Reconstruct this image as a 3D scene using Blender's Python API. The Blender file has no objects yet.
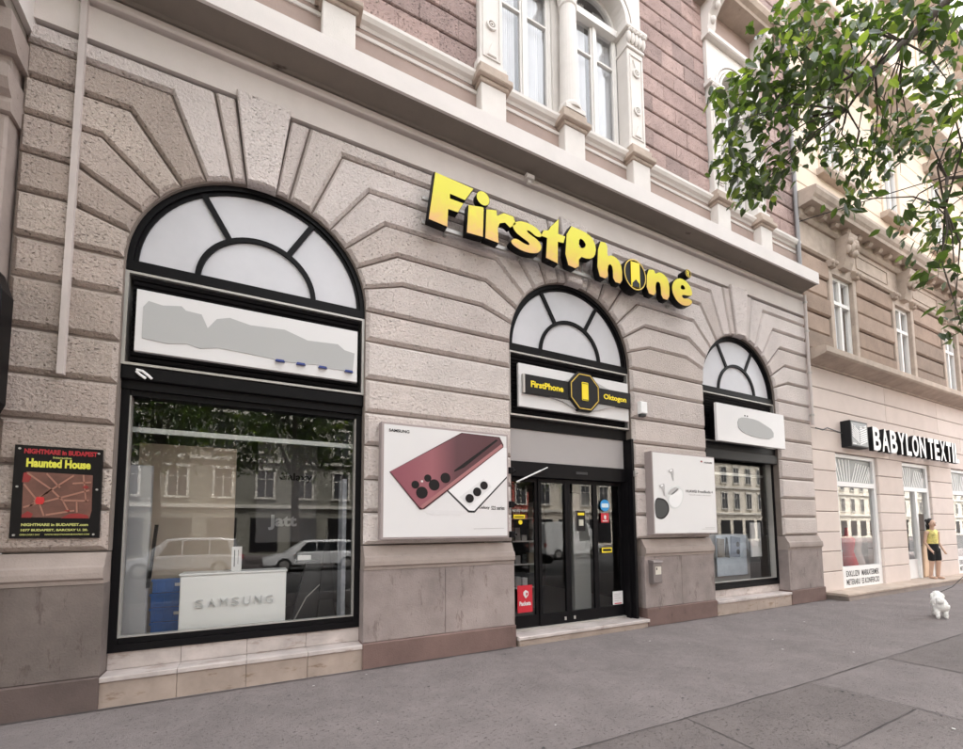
import bpy, bmesh, math, random
from mathutils import Vector, Matrix
R = math.radians
random.seed(7)
SC = bpy.context.scene
COL = SC.collection

# ------------------------------------------------------------------ camera
cam = bpy.data.cameras.new('camera')
cam.sensor_width = 36.0
cam.lens = 455.76 / 963 * 36
cam.shift_x = (481.5 - 504.81) / 963
cam.shift_y = (496.28 - 374.5) / 963
cam.clip_start = 0.05
cam.clip_end = 600
co = bpy.data.objects.new('camera', cam); COL.objects.link(co)
yaw, pit, rol = 0.5029918, 0.0780733, -0.0108991
fw = Vector((math.sin(yaw)*math.cos(pit), math.cos(yaw)*math.cos(pit), math.sin(pit)))
rt = Vector((math.cos(yaw), -math.sin(yaw), 0)); upv = rt.cross(fw)
r2 = rt*math.cos(rol) + upv*math.sin(rol); u2 = -rt*math.sin(rol) + upv*math.cos(rol)
m = Matrix((r2, u2, -fw)).transposed().to_4x4(); m.translation = (0, -5.7146, 1.6)
co.matrix_world = m
SC.camera = co

# ------------------------------------------------------------------ world, sun, exposure
SUN_EL, SUN_AZ = 60, 22          # azimuth: degrees clockwise from +y
w = bpy.data.worlds.new('World'); SC.world = w; w.use_nodes = True
nt = w.node_tree; nt.nodes.clear()
sky = nt.nodes.new('ShaderNodeTexSky'); sky.sky_type = 'NISHITA'; sky.sun_disc = False
sky.sun_elevation = R(SUN_EL); sky.sun_rotation = R(SUN_AZ); sky.air_density = 1.0; sky.dust_density = 4.0; sky.ozone_density = 1.0
hs = nt.nodes.new('ShaderNodeHueSaturation'); hs.inputs['Saturation'].default_value = 0.10
bg = nt.nodes.new('ShaderNodeBackground'); bg.inputs['Strength'].default_value = 0.15
wo = nt.nodes.new('ShaderNodeOutputWorld')
nt.links.new(sky.outputs[0], hs.inputs['Color']); nt.links.new(hs.outputs[0], bg.inputs[0]); nt.links.new(bg.outputs[0], wo.inputs[0])
sl = bpy.data.lights.new('sun', 'SUN'); sl.energy = 1.5; sl.angle = R(10); sl.color = (1.0, 0.955, 0.91)
so = bpy.data.objects.new('sun', sl); COL.objects.link(so)
sd = Vector((math.sin(R(SUN_AZ))*math.cos(R(SUN_EL)), math.cos(R(SUN_AZ))*math.cos(R(SUN_EL)), math.sin(R(SUN_EL))))
so.rotation_euler = sd.to_track_quat('Z', 'Y').to_euler(); so.location = (0, -20, 30)
SC.view_settings.view_transform = 'Standard'; SC.view_settings.look = 'None'
SC.view_settings.exposure = 3.05; SC.view_settings.gamma = 1; SC.view_settings.use_curve_mapping = False

# ------------------------------------------------------------------ materials
MATS = {}
def mat(name, col, rough=.6, metal=0, var=0., vscale=3., bump=0., bscale=40., spots=None, spec=.4, stretch=(1,1,1), emis=None):
    """procedural material: base colour mottled by two noises, optional dark pits/spots, bump"""
    if name in MATS: return MATS[name]
    M = bpy.data.materials.new(name); M.use_nodes = True
    t = M.node_tree; N = t.nodes; L = t.links
    b = N['Principled BSDF']; b.inputs['Roughness'].default_value = rough; b.inputs['Metallic'].default_value = metal
    b.inputs['Specular IOR Level'].default_value = spec
    c = tuple(col) + (1,)
    b.inputs['Base Color'].default_value = c
    geo = N.new('ShaderNodeNewGeometry'); mp = N.new('ShaderNodeMapping'); mp.inputs['Scale'].default_value = stretch
    L.new(geo.outputs['Position'], mp.inputs[0])
    src = None
    if var:
        n1 = N.new('ShaderNodeTexNoise'); n1.inputs['Scale'].default_value = vscale; n1.inputs['Detail'].default_value = 6; n1.inputs['Roughness'].default_value = .65
        n2 = N.new('ShaderNodeTexNoise'); n2.inputs['Scale'].default_value = vscale*.23; n2.inputs['Detail'].default_value = 3
        L.new(mp.outputs[0], n1.inputs[0]); L.new(mp.outputs[0], n2.inputs[0])
        add = N.new('ShaderNodeMath'); add.operation = 'ADD'; L.new(n1.outputs[0], add.inputs[0]); L.new(n2.outputs[0], add.inputs[1])
        mr = N.new('ShaderNodeMapRange'); mr.inputs[1].default_value = .65; mr.inputs[2].default_value = 1.35
        mr.inputs[3].default_value = 1-var; mr.inputs[4].default_value = 1+var*.7
        L.new(add.outputs[0], mr.inputs[0])
        mx = N.new('ShaderNodeMixRGB'); mx.blend_type = 'MULTIPLY'; mx.inputs[0].default_value = 1; mx.inputs[1].default_value = c
        L.new(mr.outputs[0], mx.inputs[2]); src = mx.outputs[0]
    if spots:
        sc_, thr, dark, st = spots
        mp2 = N.new('ShaderNodeMapping'); mp2.inputs['Scale'].default_value = st; L.new(geo.outputs['Position'], mp2.inputs[0])
        n3 = N.new('ShaderNodeTexNoise'); n3.inputs['Scale'].default_value = sc_; n3.inputs['Detail'].default_value = 4; n3.inputs['Roughness'].default_value = .7
        L.new(mp2.outputs[0], n3.inputs[0])
        mr2 = N.new('ShaderNodeMapRange'); mr2.inputs[1].default_value = thr; mr2.inputs[2].default_value = thr-.1; mr2.inputs[3].default_value = 0; mr2.inputs[4].default_value = 1
        L.new(n3.outputs[0], mr2.inputs[0])
        m3 = N.new('ShaderNodeMixRGB'); m3.blend_type = 'MULTIPLY'; m3.inputs[2].default_value = tuple(dark)+(1,)
        L.new(mr2.outputs[0], m3.inputs[0])
        if src: L.new(src, m3.inputs[1])
        else: m3.inputs[1].default_value = c
        src = m3.outputs[0]
    if src: L.new(src, b.inputs['Base Color'])
    if bump:
        nb = N.new('ShaderNodeTexNoise'); nb.inputs['Scale'].default_value = bscale; nb.inputs['Detail'].default_value = 5; nb.inputs['Roughness'].default_value = .6
        L.new(mp.outputs[0], nb.inputs[0])
        bp = N.new('ShaderNodeBump'); bp.inputs['Strength'].default_value = bump; bp.inputs['Distance'].default_value = .03
        L.new(nb.outputs[0], bp.inputs['Height'])
        if spots:
            bp2 = N.new('ShaderNodeBump'); bp2.inputs['Strength'].default_value = min(1, bump*1.2); bp2.inputs['Distance'].default_value = .02; bp2.invert = True
            L.new(mr2.outputs[0], bp2.inputs['Height']); L.new(bp.outputs[0], bp2.inputs['Normal']); L.new(bp2.outputs[0], b.inputs['Normal'])
        else: L.new(bp.outputs[0], b.inputs['Normal'])
    if emis:
        b.inputs['Emission Color'].default_value = tuple(emis[:3])+(1,); b.inputs['Emission Strength'].default_value = emis[3]
    MATS[name] = M
    return M

def rough_stone(name, col, tone=.16, pit=(.56,.515,.49), thr=.40):
    """hammered stucco: gouged pits wider than tall, blotchy weathering"""
    return mat(name, col, .92, var=tone, vscale=1.7, bump=.9, bscale=34, spots=(32, thr, pit, (1, 1, 1.8)), spec=.15)
STONE = [rough_stone('rough_stone_%d' % i, c) for i, c in enumerate([(.64,.57,.545),(.60,.53,.505),(.67,.60,.575),(.615,.545,.515),(.65,.585,.56),(.555,.485,.455),(.625,.55,.52)])]
SHADED_WORN = [rough_stone('shaded_worn_stone_%d' % i, c, .24, (.45,.40,.37), .41) for i, c in enumerate([(.46,.385,.345),(.42,.35,.31),(.49,.415,.37)])]  # left pier: weathered, pitted stone with the left side's shade mixed into its tone
SMOOTH = mat('smooth_stone', (.60,.54,.51), .85, var=.10, vscale=2.2, bump=.12, bscale=60, spots=(9,.33,(.72,.68,.64),(1,1,1)))
FASCIA = mat('cornice_paint', (.68,.63,.605), .8, var=.08, vscale=2, bump=.1, bscale=50, spots=(7,.30,(.6,.56,.52),(.6,1,1)))
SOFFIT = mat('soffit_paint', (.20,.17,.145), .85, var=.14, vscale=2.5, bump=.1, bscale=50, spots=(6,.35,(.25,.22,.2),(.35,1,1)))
PLINTH = mat('plinth_stone', (.27,.222,.21), .75, var=.38, vscale=2.6, bump=.3, bscale=55, spots=(4.5,.42,(.68,.64,.63),(1.6,1,.5)))
PLINTH_SHADED = mat('shaded_plinth_stone', (.165,.134,.122), .8, var=.4, vscale=2.3, bump=.3, bscale=55, spots=(5,.42,(.66,.62,.6),(1.6,1,.5)))  # darker copy of the plinth stone, left-side shade put into the colour
PLINTH_MARK = mat('ledge_stone', (.31,.255,.23), .75, var=.25, vscale=3, bump=.2, bscale=55, spots=(12,.36,(.6,.55,.55),(1,1,1)))
REDBASE = mat('red_base_stone', (.155,.098,.087), .75, var=.32, vscale=3, bump=.2, bscale=60, spots=(6,.36,(.6,.6,.62),(1,1,1)))
MARBLE = mat('sill_marble', (.50,.44,.42), .45, var=.34, vscale=4, bump=.05, bscale=30, spots=(6,.46,(.72,.66,.62),(.5,1,1.6)))
MARBLE2 = mat('sill_marble_dark', (.35,.28,.24), .5, var=.3, vscale=4, bump=.05, bscale=30, spots=(6,.42,(.66,.57,.48),(.6,1,2)))
BRICK = [mat('pink_block_%d' % i, c, .9, var=.3, vscale=3, bump=.8, bscale=40, spots=(26,.42,(.55,.5,.48),(1,1,1.4))) for i, c in enumerate([(.43,.305,.275),(.39,.275,.25),(.46,.33,.30),(.33,.24,.22)])]
PANELPINK = mat('parapet_panel', (.37,.28,.245), .85, var=.16, vscale=2.4, bump=.12, bscale=40)
MORTAR = mat('joint_mortar', (.20,.165,.145), .95, var=.2, vscale=4)
CREAMSTONE = mat('pale_carved_stone', (.66,.615,.58), .8, var=.08, vscale=4, bump=.15, bscale=60, spots=(14,.33,(.75,.7,.66),(1,1,1)))
BLACK = mat('black_metal', (.006,.0055,.0065), .45, .0, var=.15, vscale=6, spec=.12)
BLACK2 = mat('charcoal_metal', (.012,.011,.012), .45, .0, var=.2, vscale=6, spec=.15)
SILVER = mat('thin_grey_trim', (.42,.40,.38), .45, .5)
GREYPANEL = mat('grey_panel', (.36,.335,.335), .5, var=.05, vscale=2)
FROST = mat('frosted_pane', (.58,.575,.61), .3, var=.12, vscale=1.2, spec=.5)
WHITE = mat('white_paint', (.80,.79,.79), .5, var=.03, vscale=4)
SIGNWHITE = mat('sign_white', (.66,.645,.65), .35, var=.02, vscale=2)
SIGNBACK = mat('signboard_white', (.80,.79,.79), .35)
BLUR = mat('pale_grey_lettering', (.40,.40,.40), .7)
FRAMEGREY = mat('billboard_frame', (.33,.28,.275), .5, .2)
YELLOW = mat('yellow_print', (.85,.66,.02), .4)
GOLD = mat('gold_trim', (.62,.43,.09), .35, .5)
DARK = mat('dark_print', (.012,.011,.012), .4, spec=.2)
DARKGREY = mat('dark_grey_print', (.05,.05,.053), .4, spec=.2)
PIPE = mat('pipe_paint', (.50,.44,.42), .6, var=.12, vscale=5)
ROOM = mat('shop_dark', (.05,.046,.045), .7, var=.2, vscale=2)
TAN = mat('tan_board', (.40,.33,.27), .6, var=.1, vscale=2)
BLUECRATE = mat('blue_plastic', (.03,.13,.42), .4, var=.1, vscale=8)
RED = mat('red_print', (.50,.02,.035), .4)
BLUEST = mat('blue_sticker', (.03,.28,.62), .4)
ASPH = mat('pavement_asphalt', (.192,.164,.160), .85, var=.22, vscale=7, bump=.6, bscale=90, spots=(34,.41,(.74,.72,.72),(1,1,1)))
ASPH2 = mat('pavement_asphalt_patch', (.150,.127,.122), .85, var=.2, vscale=7, bump=.6, bscale=90, spots=(34,.41,(.74,.72,.72),(1,1,1)))
ASPH3 = mat('pavement_asphalt_patch_pale', (.170,.145,.140), .85, var=.2, vscale=7, bump=.6, bscale=90, spots=(34,.41,(.74,.72,.72),(1,1,1)))
SEAM = mat('tar_seam', (.065,.056,.055), .85)
ROAD = mat('road_asphalt', (.06,.058,.058), .9, var=.15, vscale=.8, bump=.2, bscale=90)
KERB = mat('kerb_stone', (.30,.28,.27), .85, var=.2, vscale=4)
B2WALL = [mat('plaster_block_%d' % i, c, .85, var=.08, vscale=2.5, bump=.12, bscale=60, spots=(5,.31,(.72,.66,.62),(1,1,1))) for i, c in enumerate([(.65,.555,.515),(.63,.535,.49),(.67,.575,.53)])]
B2BROWN = [mat('brown_block_%d' % i, c, .9, var=.25, vscale=3, bump=.4, bscale=34, spots=(16,.38,(.6,.55,.5),(1,1,1))) for i, c in enumerate([(.30,.215,.165),(.35,.255,.20),(.255,.19,.15)])]
B2TRIM = mat('buff_trim', (.44,.355,.295), .85, var=.28, vscale=4, bump=.2, bscale=40, spots=(8,.34,(.65,.6,.55),(1,1,1)))
B2CREAM = mat('cream_plaster', (.66,.54,.43), .85, var=.08, vscale=2, bump=.08, bscale=50)
B2SIGN = mat('sign_black_side', (.016,.016,.018), .5, spec=.2)
LEAF = [None]*3
BARK = mat('bark', (.055,.042,.033), .9, var=.3, vscale=8, bump=.6, bscale=30, stretch=(1,1,.3))
SKIN = mat('skin', (.55,.36,.27), .55)
HAIR = mat('dark_hair', (.015,.012,.011), .5)
FUR = mat('white_fur', (.84,.82,.79), .9, var=.12, vscale=14, bump=.3, bscale=55)

def glass_mat(name, tint, f0=.05, rough=0.0):
    M = bpy.data.materials.new(name); M.use_nodes = True; t = M.node_tree; t.nodes.clear(); N = t.nodes; L = t.links
    o = N.new('ShaderNodeOutputMaterial'); mix = N.new('ShaderNodeMixShader'); lw = N.new('ShaderNodeLayerWeight'); lw.inputs[0].default_value = .5
    pw = N.new('ShaderNodeMath'); pw.operation = 'POWER'; pw.inputs[1].default_value = 4.2; L.new(lw.outputs['Facing'], pw.inputs[0])
    fr = N.new('ShaderNodeMapRange'); fr.inputs[3].default_value = f0; fr.inputs[4].default_value = 1; L.new(pw.outputs[0], fr.inputs[0])
    tr = N.new('ShaderNodeBsdfTransparent'); tr.inputs[0].default_value = tuple(tint)+(1,)
    gl = N.new('ShaderNodeBsdfGlossy'); gl.inputs['Roughness'].default_value = rough
    L.new(fr.outputs[0], mix.inputs[0]); L.new(tr.outputs[0], mix.inputs[1]); L.new(gl.outputs[0], mix.inputs[2]); L.new(mix.outputs[0], o.inputs[0])
    return M
GLASS = glass_mat('window_glass', (.97,.975,.97), .04)
GLASSUP = glass_mat('upper_window_glass', (.95,.955,.96), .075)
def leaf_mat(name, c, tc):
    M = bpy.data.materials.new(name); M.use_nodes = True; t = M.node_tree; t.nodes.clear(); N = t.nodes; L = t.links
    o = N.new('ShaderNodeOutputMaterial'); a = N.new('ShaderNodeAddShader')
    d = N.new('ShaderNodeBsdfPrincipled'); d.inputs['Base Color'].default_value = c+(1,); d.inputs['Roughness'].default_value = .45
    tr = N.new('ShaderNodeBsdfTranslucent'); tr.inputs[0].default_value = tc+(1,)
    L.new(d.outputs[0], a.inputs[0]); L.new(tr.outputs[0], a.inputs[1]); L.new(a.outputs[0], o.inputs[0])
    return M
LEAF = [leaf_mat('leaf_dark', (.013,.023,.006), (.022,.04,.005)), leaf_mat('leaf_mid', (.022,.04,.008), (.05,.085,.008)), leaf_mat('leaf_light', (.04,.062,.012), (.14,.19,.018))]

# ------------------------------------------------------------------ geometry helpers
class MB:
    """collects vertices and faces; build() links them as one mesh object"""
    def __init__(s): s.v = []; s.f = []; s.m = []
    def add(s, verts, faces, mi=0):
        n = len(s.v); s.v += [tuple(p) for p in verts]; s.f += [tuple(i+n for i in f) for f in faces]; s.m += [mi]*len(faces); return s
    def box(s, x0, x1, y0, y1, z0, z1, mi=0):
        return s.add([(x0,y0,z0),(x1,y0,z0),(x1,y1,z0),(x0,y1,z0),(x0,y0,z1),(x1,y0,z1),(x1,y1,z1),(x0,y1,z1)],
                     [(0,3,2,1),(4,5,6,7),(0,1,5,4),(1,2,6,5),(2,3,7,6),(3,0,4,7)], mi)
    def cbox(s, x0, x1, y0, y1, z0, z1, c=.012, mi=0):
        """box with its front (y0) edges chamfered"""
        a = [(x0+c,y0,z0+c),(x1-c,y0,z0+c),(x1-c,y0,z1-c),(x0+c,y0,z1-c)]
        b = [(x0,y0+c,z0),(x1,y0+c,z0),(x1,y0+c,z1),(x0,y0+c,z1)]
        d = [(x0,y1,z0),(x1,y1,z0),(x1,y1,z1),(x0,y1,z1)]
        F = [(0,1,2,3)]
        for i in range(4):
            j = (i+1) % 4; F += [(i, 4+i, 4+j, j), (4+i, 8+i, 8+j, 4+j)]
        return s.add(a+b+d, F+[(11,10,9,8)], mi)
    def prism(s, poly, y0, y1, ch=0, chd=0, mi=0):
        """polygon in (x,z), counter-clockwise seen from -y, extruded from y0 (front) to y1, front edge chamfered"""
        n = len(poly); fr = inset(poly, ch) if ch else poly
        rings = [[(x,y0,z) for x,z in fr]]
        if ch: rings.append([(x,y0+chd,z) for x,z in poly])
        rings.append([(x,y1,z) for x,z in poly])
        V = sum(rings, []); F = [tuple(range(n))]
        for k in range(len(rings)-1):
            for i in range(n):
                j = (i+1) % n; F.append((k*n+i, (k+1)*n+i, (k+1)*n+j, k*n+j))
        F.append(tuple(reversed(range((len(rings)-1)*n, len(rings)*n))))
        return s.add(V, F, mi)
    def profx(s, prof, x0, x1, mi=0):
        """closed profile in (y,z) extruded along x"""
        n = len(prof); V = [(x0,y,z) for y,z in prof]+[(x1,y,z) for y,z in prof]
        F = [(i,(i+1)%n,n+(i+1)%n,n+i) for i in range(n)]
        return s.add(V, F+[tuple(reversed(range(n))), tuple(range(n,2*n))], mi)
    def tube(s, pts, rad, seg=8, mi=0):
        pts = [Vector(p) for p in pts]; n = len(pts)
        rads = rad if isinstance(rad, (list,tuple)) else [rad]*n
        V = []; prev = None
        for i, p in enumerate(pts):
            d = (pts[min(i+1,n-1)]-pts[max(i-1,0)]).normalized()
            a = prev if prev else (Vector((0,0,1)) if abs(d.z) < .9 else Vector((1,0,0)))
            a = (a-d*a.dot(d)).normalized(); b_ = d.cross(a); prev = a
            for k in range(seg):
                t = 2*math.pi*k/seg; V.append(p+(a*math.cos(t)+b_*math.sin(t))*rads[i])
        F = [(i*seg+k, i*seg+(k+1)%seg, (i+1)*seg+(k+1)%seg, (i+1)*seg+k) for i in range(n-1) for k in range(seg)]
        F += [tuple(reversed(range(seg))), tuple(range((n-1)*seg, n*seg))]
        return s.add(V, F, mi)
    def lathe(s, prof, c, seg=16, mi=0):
        """profile of (radius, z) turned round the vertical through c=(x,y)"""
        n = len(prof); V = [(c[0]+r*math.cos(2*math.pi*k/seg), c[1]+r*math.sin(2*math.pi*k/seg), z) for r,z in prof for k in range(seg)]
        F = [(i*seg+k, i*seg+(k+1)%seg, (i+1)*seg+(k+1)%seg, (i+1)*seg+k) for i in range(n-1) for k in range(seg)]
        return s.add(V, F+[tuple(reversed(range(seg))), tuple(range((n-1)*seg,n*seg))], mi)
    def ell(s, c, r, seg=12, rings=8, mi=0, rot=None):
        V = []; 
        for i in range(rings+1):
            t = math.pi*i/rings
            for k in range(seg):
                a = 2*math.pi*k/seg
                p = Vector((r[0]*math.sin(t)*math.cos(a), r[1]*math.sin(t)*math.sin(a), r[2]*math.cos(t)))
                if rot: p = rot @ p
                V.append(p+Vector(c))
        F = [(i*seg+k, (i+1)*seg+k, (i+1)*seg+(k+1)%seg, i*seg+(k+1)%seg) for i in range(rings) for k in range(seg)]
        return s.add(V, F, mi)
    def arc(s, cx, cz, r0, r1, a0, a1, y0, y1, seg=24, mi=0):
        """ring segment in the facade plane"""
        P = [(cx+r1*math.cos(R(a0+(a1-a0)*i/seg)), cz+r1*math.sin(R(a0+(a1-a0)*i/seg))) for i in range(seg+1)]
        Q = [(cx+r0*math.cos(R(a0+(a1-a0)*i/seg)), cz+r0*math.sin(R(a0+(a1-a0)*i/seg))) for i in range(seg+1)]
        n = seg+1
        V = [(x,y0,z) for x,z in P]+[(x,y0,z) for x,z in Q]+[(x,y1,z) for x,z in P]+[(x,y1,z) for x,z in Q]
        F = []
        for i in range(seg):
            F += [(i, i+1, n+i+1, n+i), (2*n+i, 3*n+i, 3*n+i+1, 2*n+i+1), (i, 2*n+i, 2*n+i+1, i+1), (n+i, n+i+1, 3*n+i+1, 3*n+i)]
        F += [(0, n, 3*n, 2*n), (n-1, 3*n-1, 4*n-1, 2*n-1)]
        return s.add(V, F, mi)
    def mesh(s, name, mats, smooth=False, fix=True):
        me = bpy.data.meshes.new(name); me.from_pydata(s.v, [], s.f)
        for q in (mats if isinstance(mats, (list,tuple)) else [mats]): me.materials.append(q)
        me.polygons.foreach_set('material_index', s.m)
        if fix:
            bm = bmesh.new(); bm.from_mesh(me); bmesh.ops.recalc_face_normals(bm, faces=bm.faces); bm.to_mesh(me); bm.free()
        if smooth: me.polygons.foreach_set('use_smooth', [True]*len(me.polygons))
        me.update(); return me
    def build(s, name, mats, parent=None, smooth=False, fix=True, label=None):
        return link(name, s.mesh(name, mats, smooth, fix), parent, label=label)
def inset(poly, d):
    n = len(poly); out = []
    for i in range(n):
        p0, p1, p2 = Vector(poly[i-1]), Vector(poly[i]), Vector(poly[(i+1) % n])
        a = (p1-p0); b = (p2-p1)
        if a.length < 1e-6 or b.length < 1e-6: out.append(tuple(p1)); continue
        a.normalize(); b.normalize()
        na, nb = Vector((-a.y, a.x)), Vector((-b.y, b.x)); mid = na+nb
        k = d/max(.35, 1+na.dot(nb)) if mid.length > 1e-6 else d
        out.append(tuple(p1+mid*k))
    return out
def link(name, me, parent=None, loc=None, rz=0, label=None):
    o = bpy.data.objects.new(name, me); COL.objects.link(o)
    if loc: o.location = loc
    if rz: o.rotation_euler.z = rz
    if parent:
        o.parent = parent
        if 'at' in parent: o.matrix_parent_inverse = Matrix.Translation(-Vector(parent['at']))
    if label: o['label'] = label
    return o
def thing(name, loc, label, cat, group=None):
    o = bpy.data.objects.new(name, None); COL.objects.link(o); o.location = loc; o.empty_display_size = .2
    o['at'] = tuple(loc); return tag(o, label, cat, group)
def tag(o, label, cat, group=None):
    o['label'] = label; o['category'] = cat
    if group: o['group'] = group
    return o
def structure(o): o['kind'] = 'structure'; return o
def group_part(name, parent):
    """an empty part that carries sub-parts"""
    o = bpy.data.objects.new(name, None); COL.objects.link(o); o.parent = parent; o.empty_display_size = .1
    o.matrix_parent_inverse = Matrix.Translation(-Vector(parent['at'])); return o

# text and outlines as meshes in the facade plane (facing -y)
def curve_mesh(name, splines, ext, mats, xf):
    cu = bpy.data.curves.new(name, 'CURVE'); cu.dimensions = '2D'; cu.fill_mode = 'BOTH'; cu.extrude = ext
    for pts in splines:
        sp = cu.splines.new('POLY'); sp.points.add(len(pts)-1); sp.use_cyclic_u = True
        for p, q in zip(sp.points, pts): p.co = (q[0], q[1], 0, 1)
    ob = bpy.data.objects.new(name, cu); me = bpy.data.meshes.new_from_object(ob); bpy.data.objects.remove(ob); bpy.data.curves.remove(cu)
    return finish(me, name, mats, xf)
def finish(me, name, mats, xf):
    me.name = name; me.materials.clear()
    for q in mats: me.materials.append(q)
    for v in me.vertices:
        x, y, z = v.co; v.co = (xf(x, y)[0], -z, xf(x, y)[1])
    me.update()
    for p in me.polygons: p.material_index = 0 if (len(mats) == 1 or abs(p.normal.y) > .7) else 1
    return me
TEXTCACHE = {}
def text(name, s, x0, x1, z0, z1, y, mt, parent, ext=.001, bold=0., shear=0., drop=0., label=None, spacing=1.0, smallcaps=False, mats=None):
    """lettering fitted to the box x0..x1, z0..z1 at depth y; drop tilts the baseline"""
    cu = bpy.data.curves.new(name, 'FONT'); cu.body = s; cu.size = 1; cu.extrude = .0001; cu.offset = bold; cu.shear = shear; cu.space_character = spacing; cu.resolution_u = 3
    ob = bpy.data.objects.new(name, cu); me = bpy.data.meshes.new_from_object(ob); bpy.data.objects.remove(ob); bpy.data.curves.remove(cu)
    xs = [v.co.x for v in me.vertices]; ys = [v.co.y for v in me.vertices]
    ax, bx, ay, by = min(xs), max(xs), min(ys), max(ys)
    k = ext/.0001
    for v in me.vertices: v.co.z *= k
    xf = lambda px, py: (x0+(px-ax)/(bx-ax)*(x1-x0), z0+(py-ay)/(by-ay)*(z1-z0)+drop*(px-ax)/(bx-ax))
    finish(me, name, mats or [mt], xf)
    o = link(name, me, parent, label=label); 
    me.transform(Matrix.Translation((0, y, 0))); return o
def flat(name, poly, y, mt, parent, th=.002, label=None):
    return MB().prism(poly, y-th, y).build(name, mt, parent, label=label)
def rrect(x0, x1, z0, z1, r=.02, k=4):
    P = []
    for cx, cz, a in ((x1-r,z0+r,-90),(x1-r,z1-r,0),(x0+r,z1-r,90),(x0+r,z0+r,180)):
        P += [(cx+r*math.cos(R(a+90*i/k)), cz+r*math.sin(R(a+90*i/k))) for i in range(k+1)]
    return P
def disc(cx, cz, rx, rz=None, n=20, rot=0):
    rz = rz or rx; P = []
    for i in range(n):
        a = 2*math.pi*i/n; x, z = rx*math.cos(a), rz*math.sin(a)
        P.append((cx+x*math.cos(rot)-z*math.sin(rot), cz+x*math.sin(rot)+z*math.cos(rot)))
    return P
def shift_poly(P, dx, dz=0): return [(x+dx, z+dz) for x, z in P]

# ================================================================== SETTING
structure(MB().add([(-150,-250,-.124),(250,-250,-.124),(250,60,-.124),(-150,60,-.124)], [(0,1,2,3)]).build('road', ROAD))
structure(MB().box(-60, 90, -7.2, 1.2, -.3, 0).build('pavement', ASPH))
for i, (poly, mt) in enumerate([
    ([(1.0,-2.90),(5.12,-2.95),(5.17,-3.80),(3.2,-3.86),(3.2,-7.0),(1.0,-7.0)], ASPH2),
    ([(3.25,-3.88),(5.16,-3.82),(5.18,-7.0),(3.25,-7.0)], ASPH3),
    ([(6.88,-2.93),(12.5,-2.88),(12.5,-7.0),(6.84,-7.0)], ASPH2)]):
    structure(MB().add([(x,y,.004) for x,y in poly], [tuple(range(len(poly)))]).build('pavement_patch', mt))
sm = MB()
def seam(pts, wd):
    for (a, b) in zip(pts, pts[1:]):
        a, b = Vector(a+(.008,)), Vector(b+(.008,)); d = (b-a).normalized().cross(Vector((0,0,1)))*wd
        n = max(1, int((b-a).length/.25)); 
        P = [a+(b-a)*i/n for i in range(n+1)]
        wv = [random.uniform(.35, 1.25) for _ in P]; of = [random.uniform(-.012,.012) for _ in P]
        V = [p+d*(q+o_/wd*.5) for p, q, o_ in zip(P, wv, of)]+[p-d*(q-o_/wd*.5) for p, q, o_ in zip(P, wv, of)]
        sm.add(V, [(i, i+1, n+2+i, n+1+i) for i in range(n)])
seam([(-3,-2.87),(2.1,-2.9),(3.7,-2.94),(5.4,-2.95),(6.9,-2.92),(9.4,-2.9),(14,-2.86)], .006)
seam([(3.26,-2.91),(3.25,-3.3),(3.2,-3.86),(3.2,-6.9)], .007)
seam([(5.15,-2.95),(5.2,-3.8),(5.18,-6.9)], .007)
seam([(3.2,-3.87),(5.16,-3.81)], .005)
seam([(6.86,-2.93),(6.84,-6.9)], .006)
seam([(-4,-.10),(3.2,-.10)], .012); seam([(5.7,-.10),(11.4,-.10)], .012)
structure(sm.build('pavement_seam', SEAM))
structure(MB().box(-60, 90, -7.5, -7.2, -.3, .012).build('kerb', KERB))
structure(MB().box(-60, 90, -34, -21, -.3, .02).build('far_pavement', ASPH3))
# scraps of paper and chewing gum on the pavement
lit = MB()
for i in range(190):
    x, y = random.uniform(-2,12), random.uniform(-4.2,-.15); r_ = random.uniform(.005,.016)
    a = [random.uniform(.6,1.3) for _ in range(6)]
    n = len(lit.v); V = [(x+r_*a[k]*math.cos(k*1.05)*1.4, y+r_*a[k]*math.sin(k*1.05), .010) for k in range(6)]
    lit.add(V, [tuple(range(6))], 0 if random.random() < .2 else 1)
LITP = mat('paper_scrap', (.5,.48,.46), .8); GUM = mat('gum_spot', (.05,.046,.046), .8)
o = lit.build('pavement_litter', [LITP, GUM]); o['kind'] = 'stuff'; o['label'] = 'pale scraps and dark gum spots scattered over the asphalt'; o['category'] = 'litter'

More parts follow.
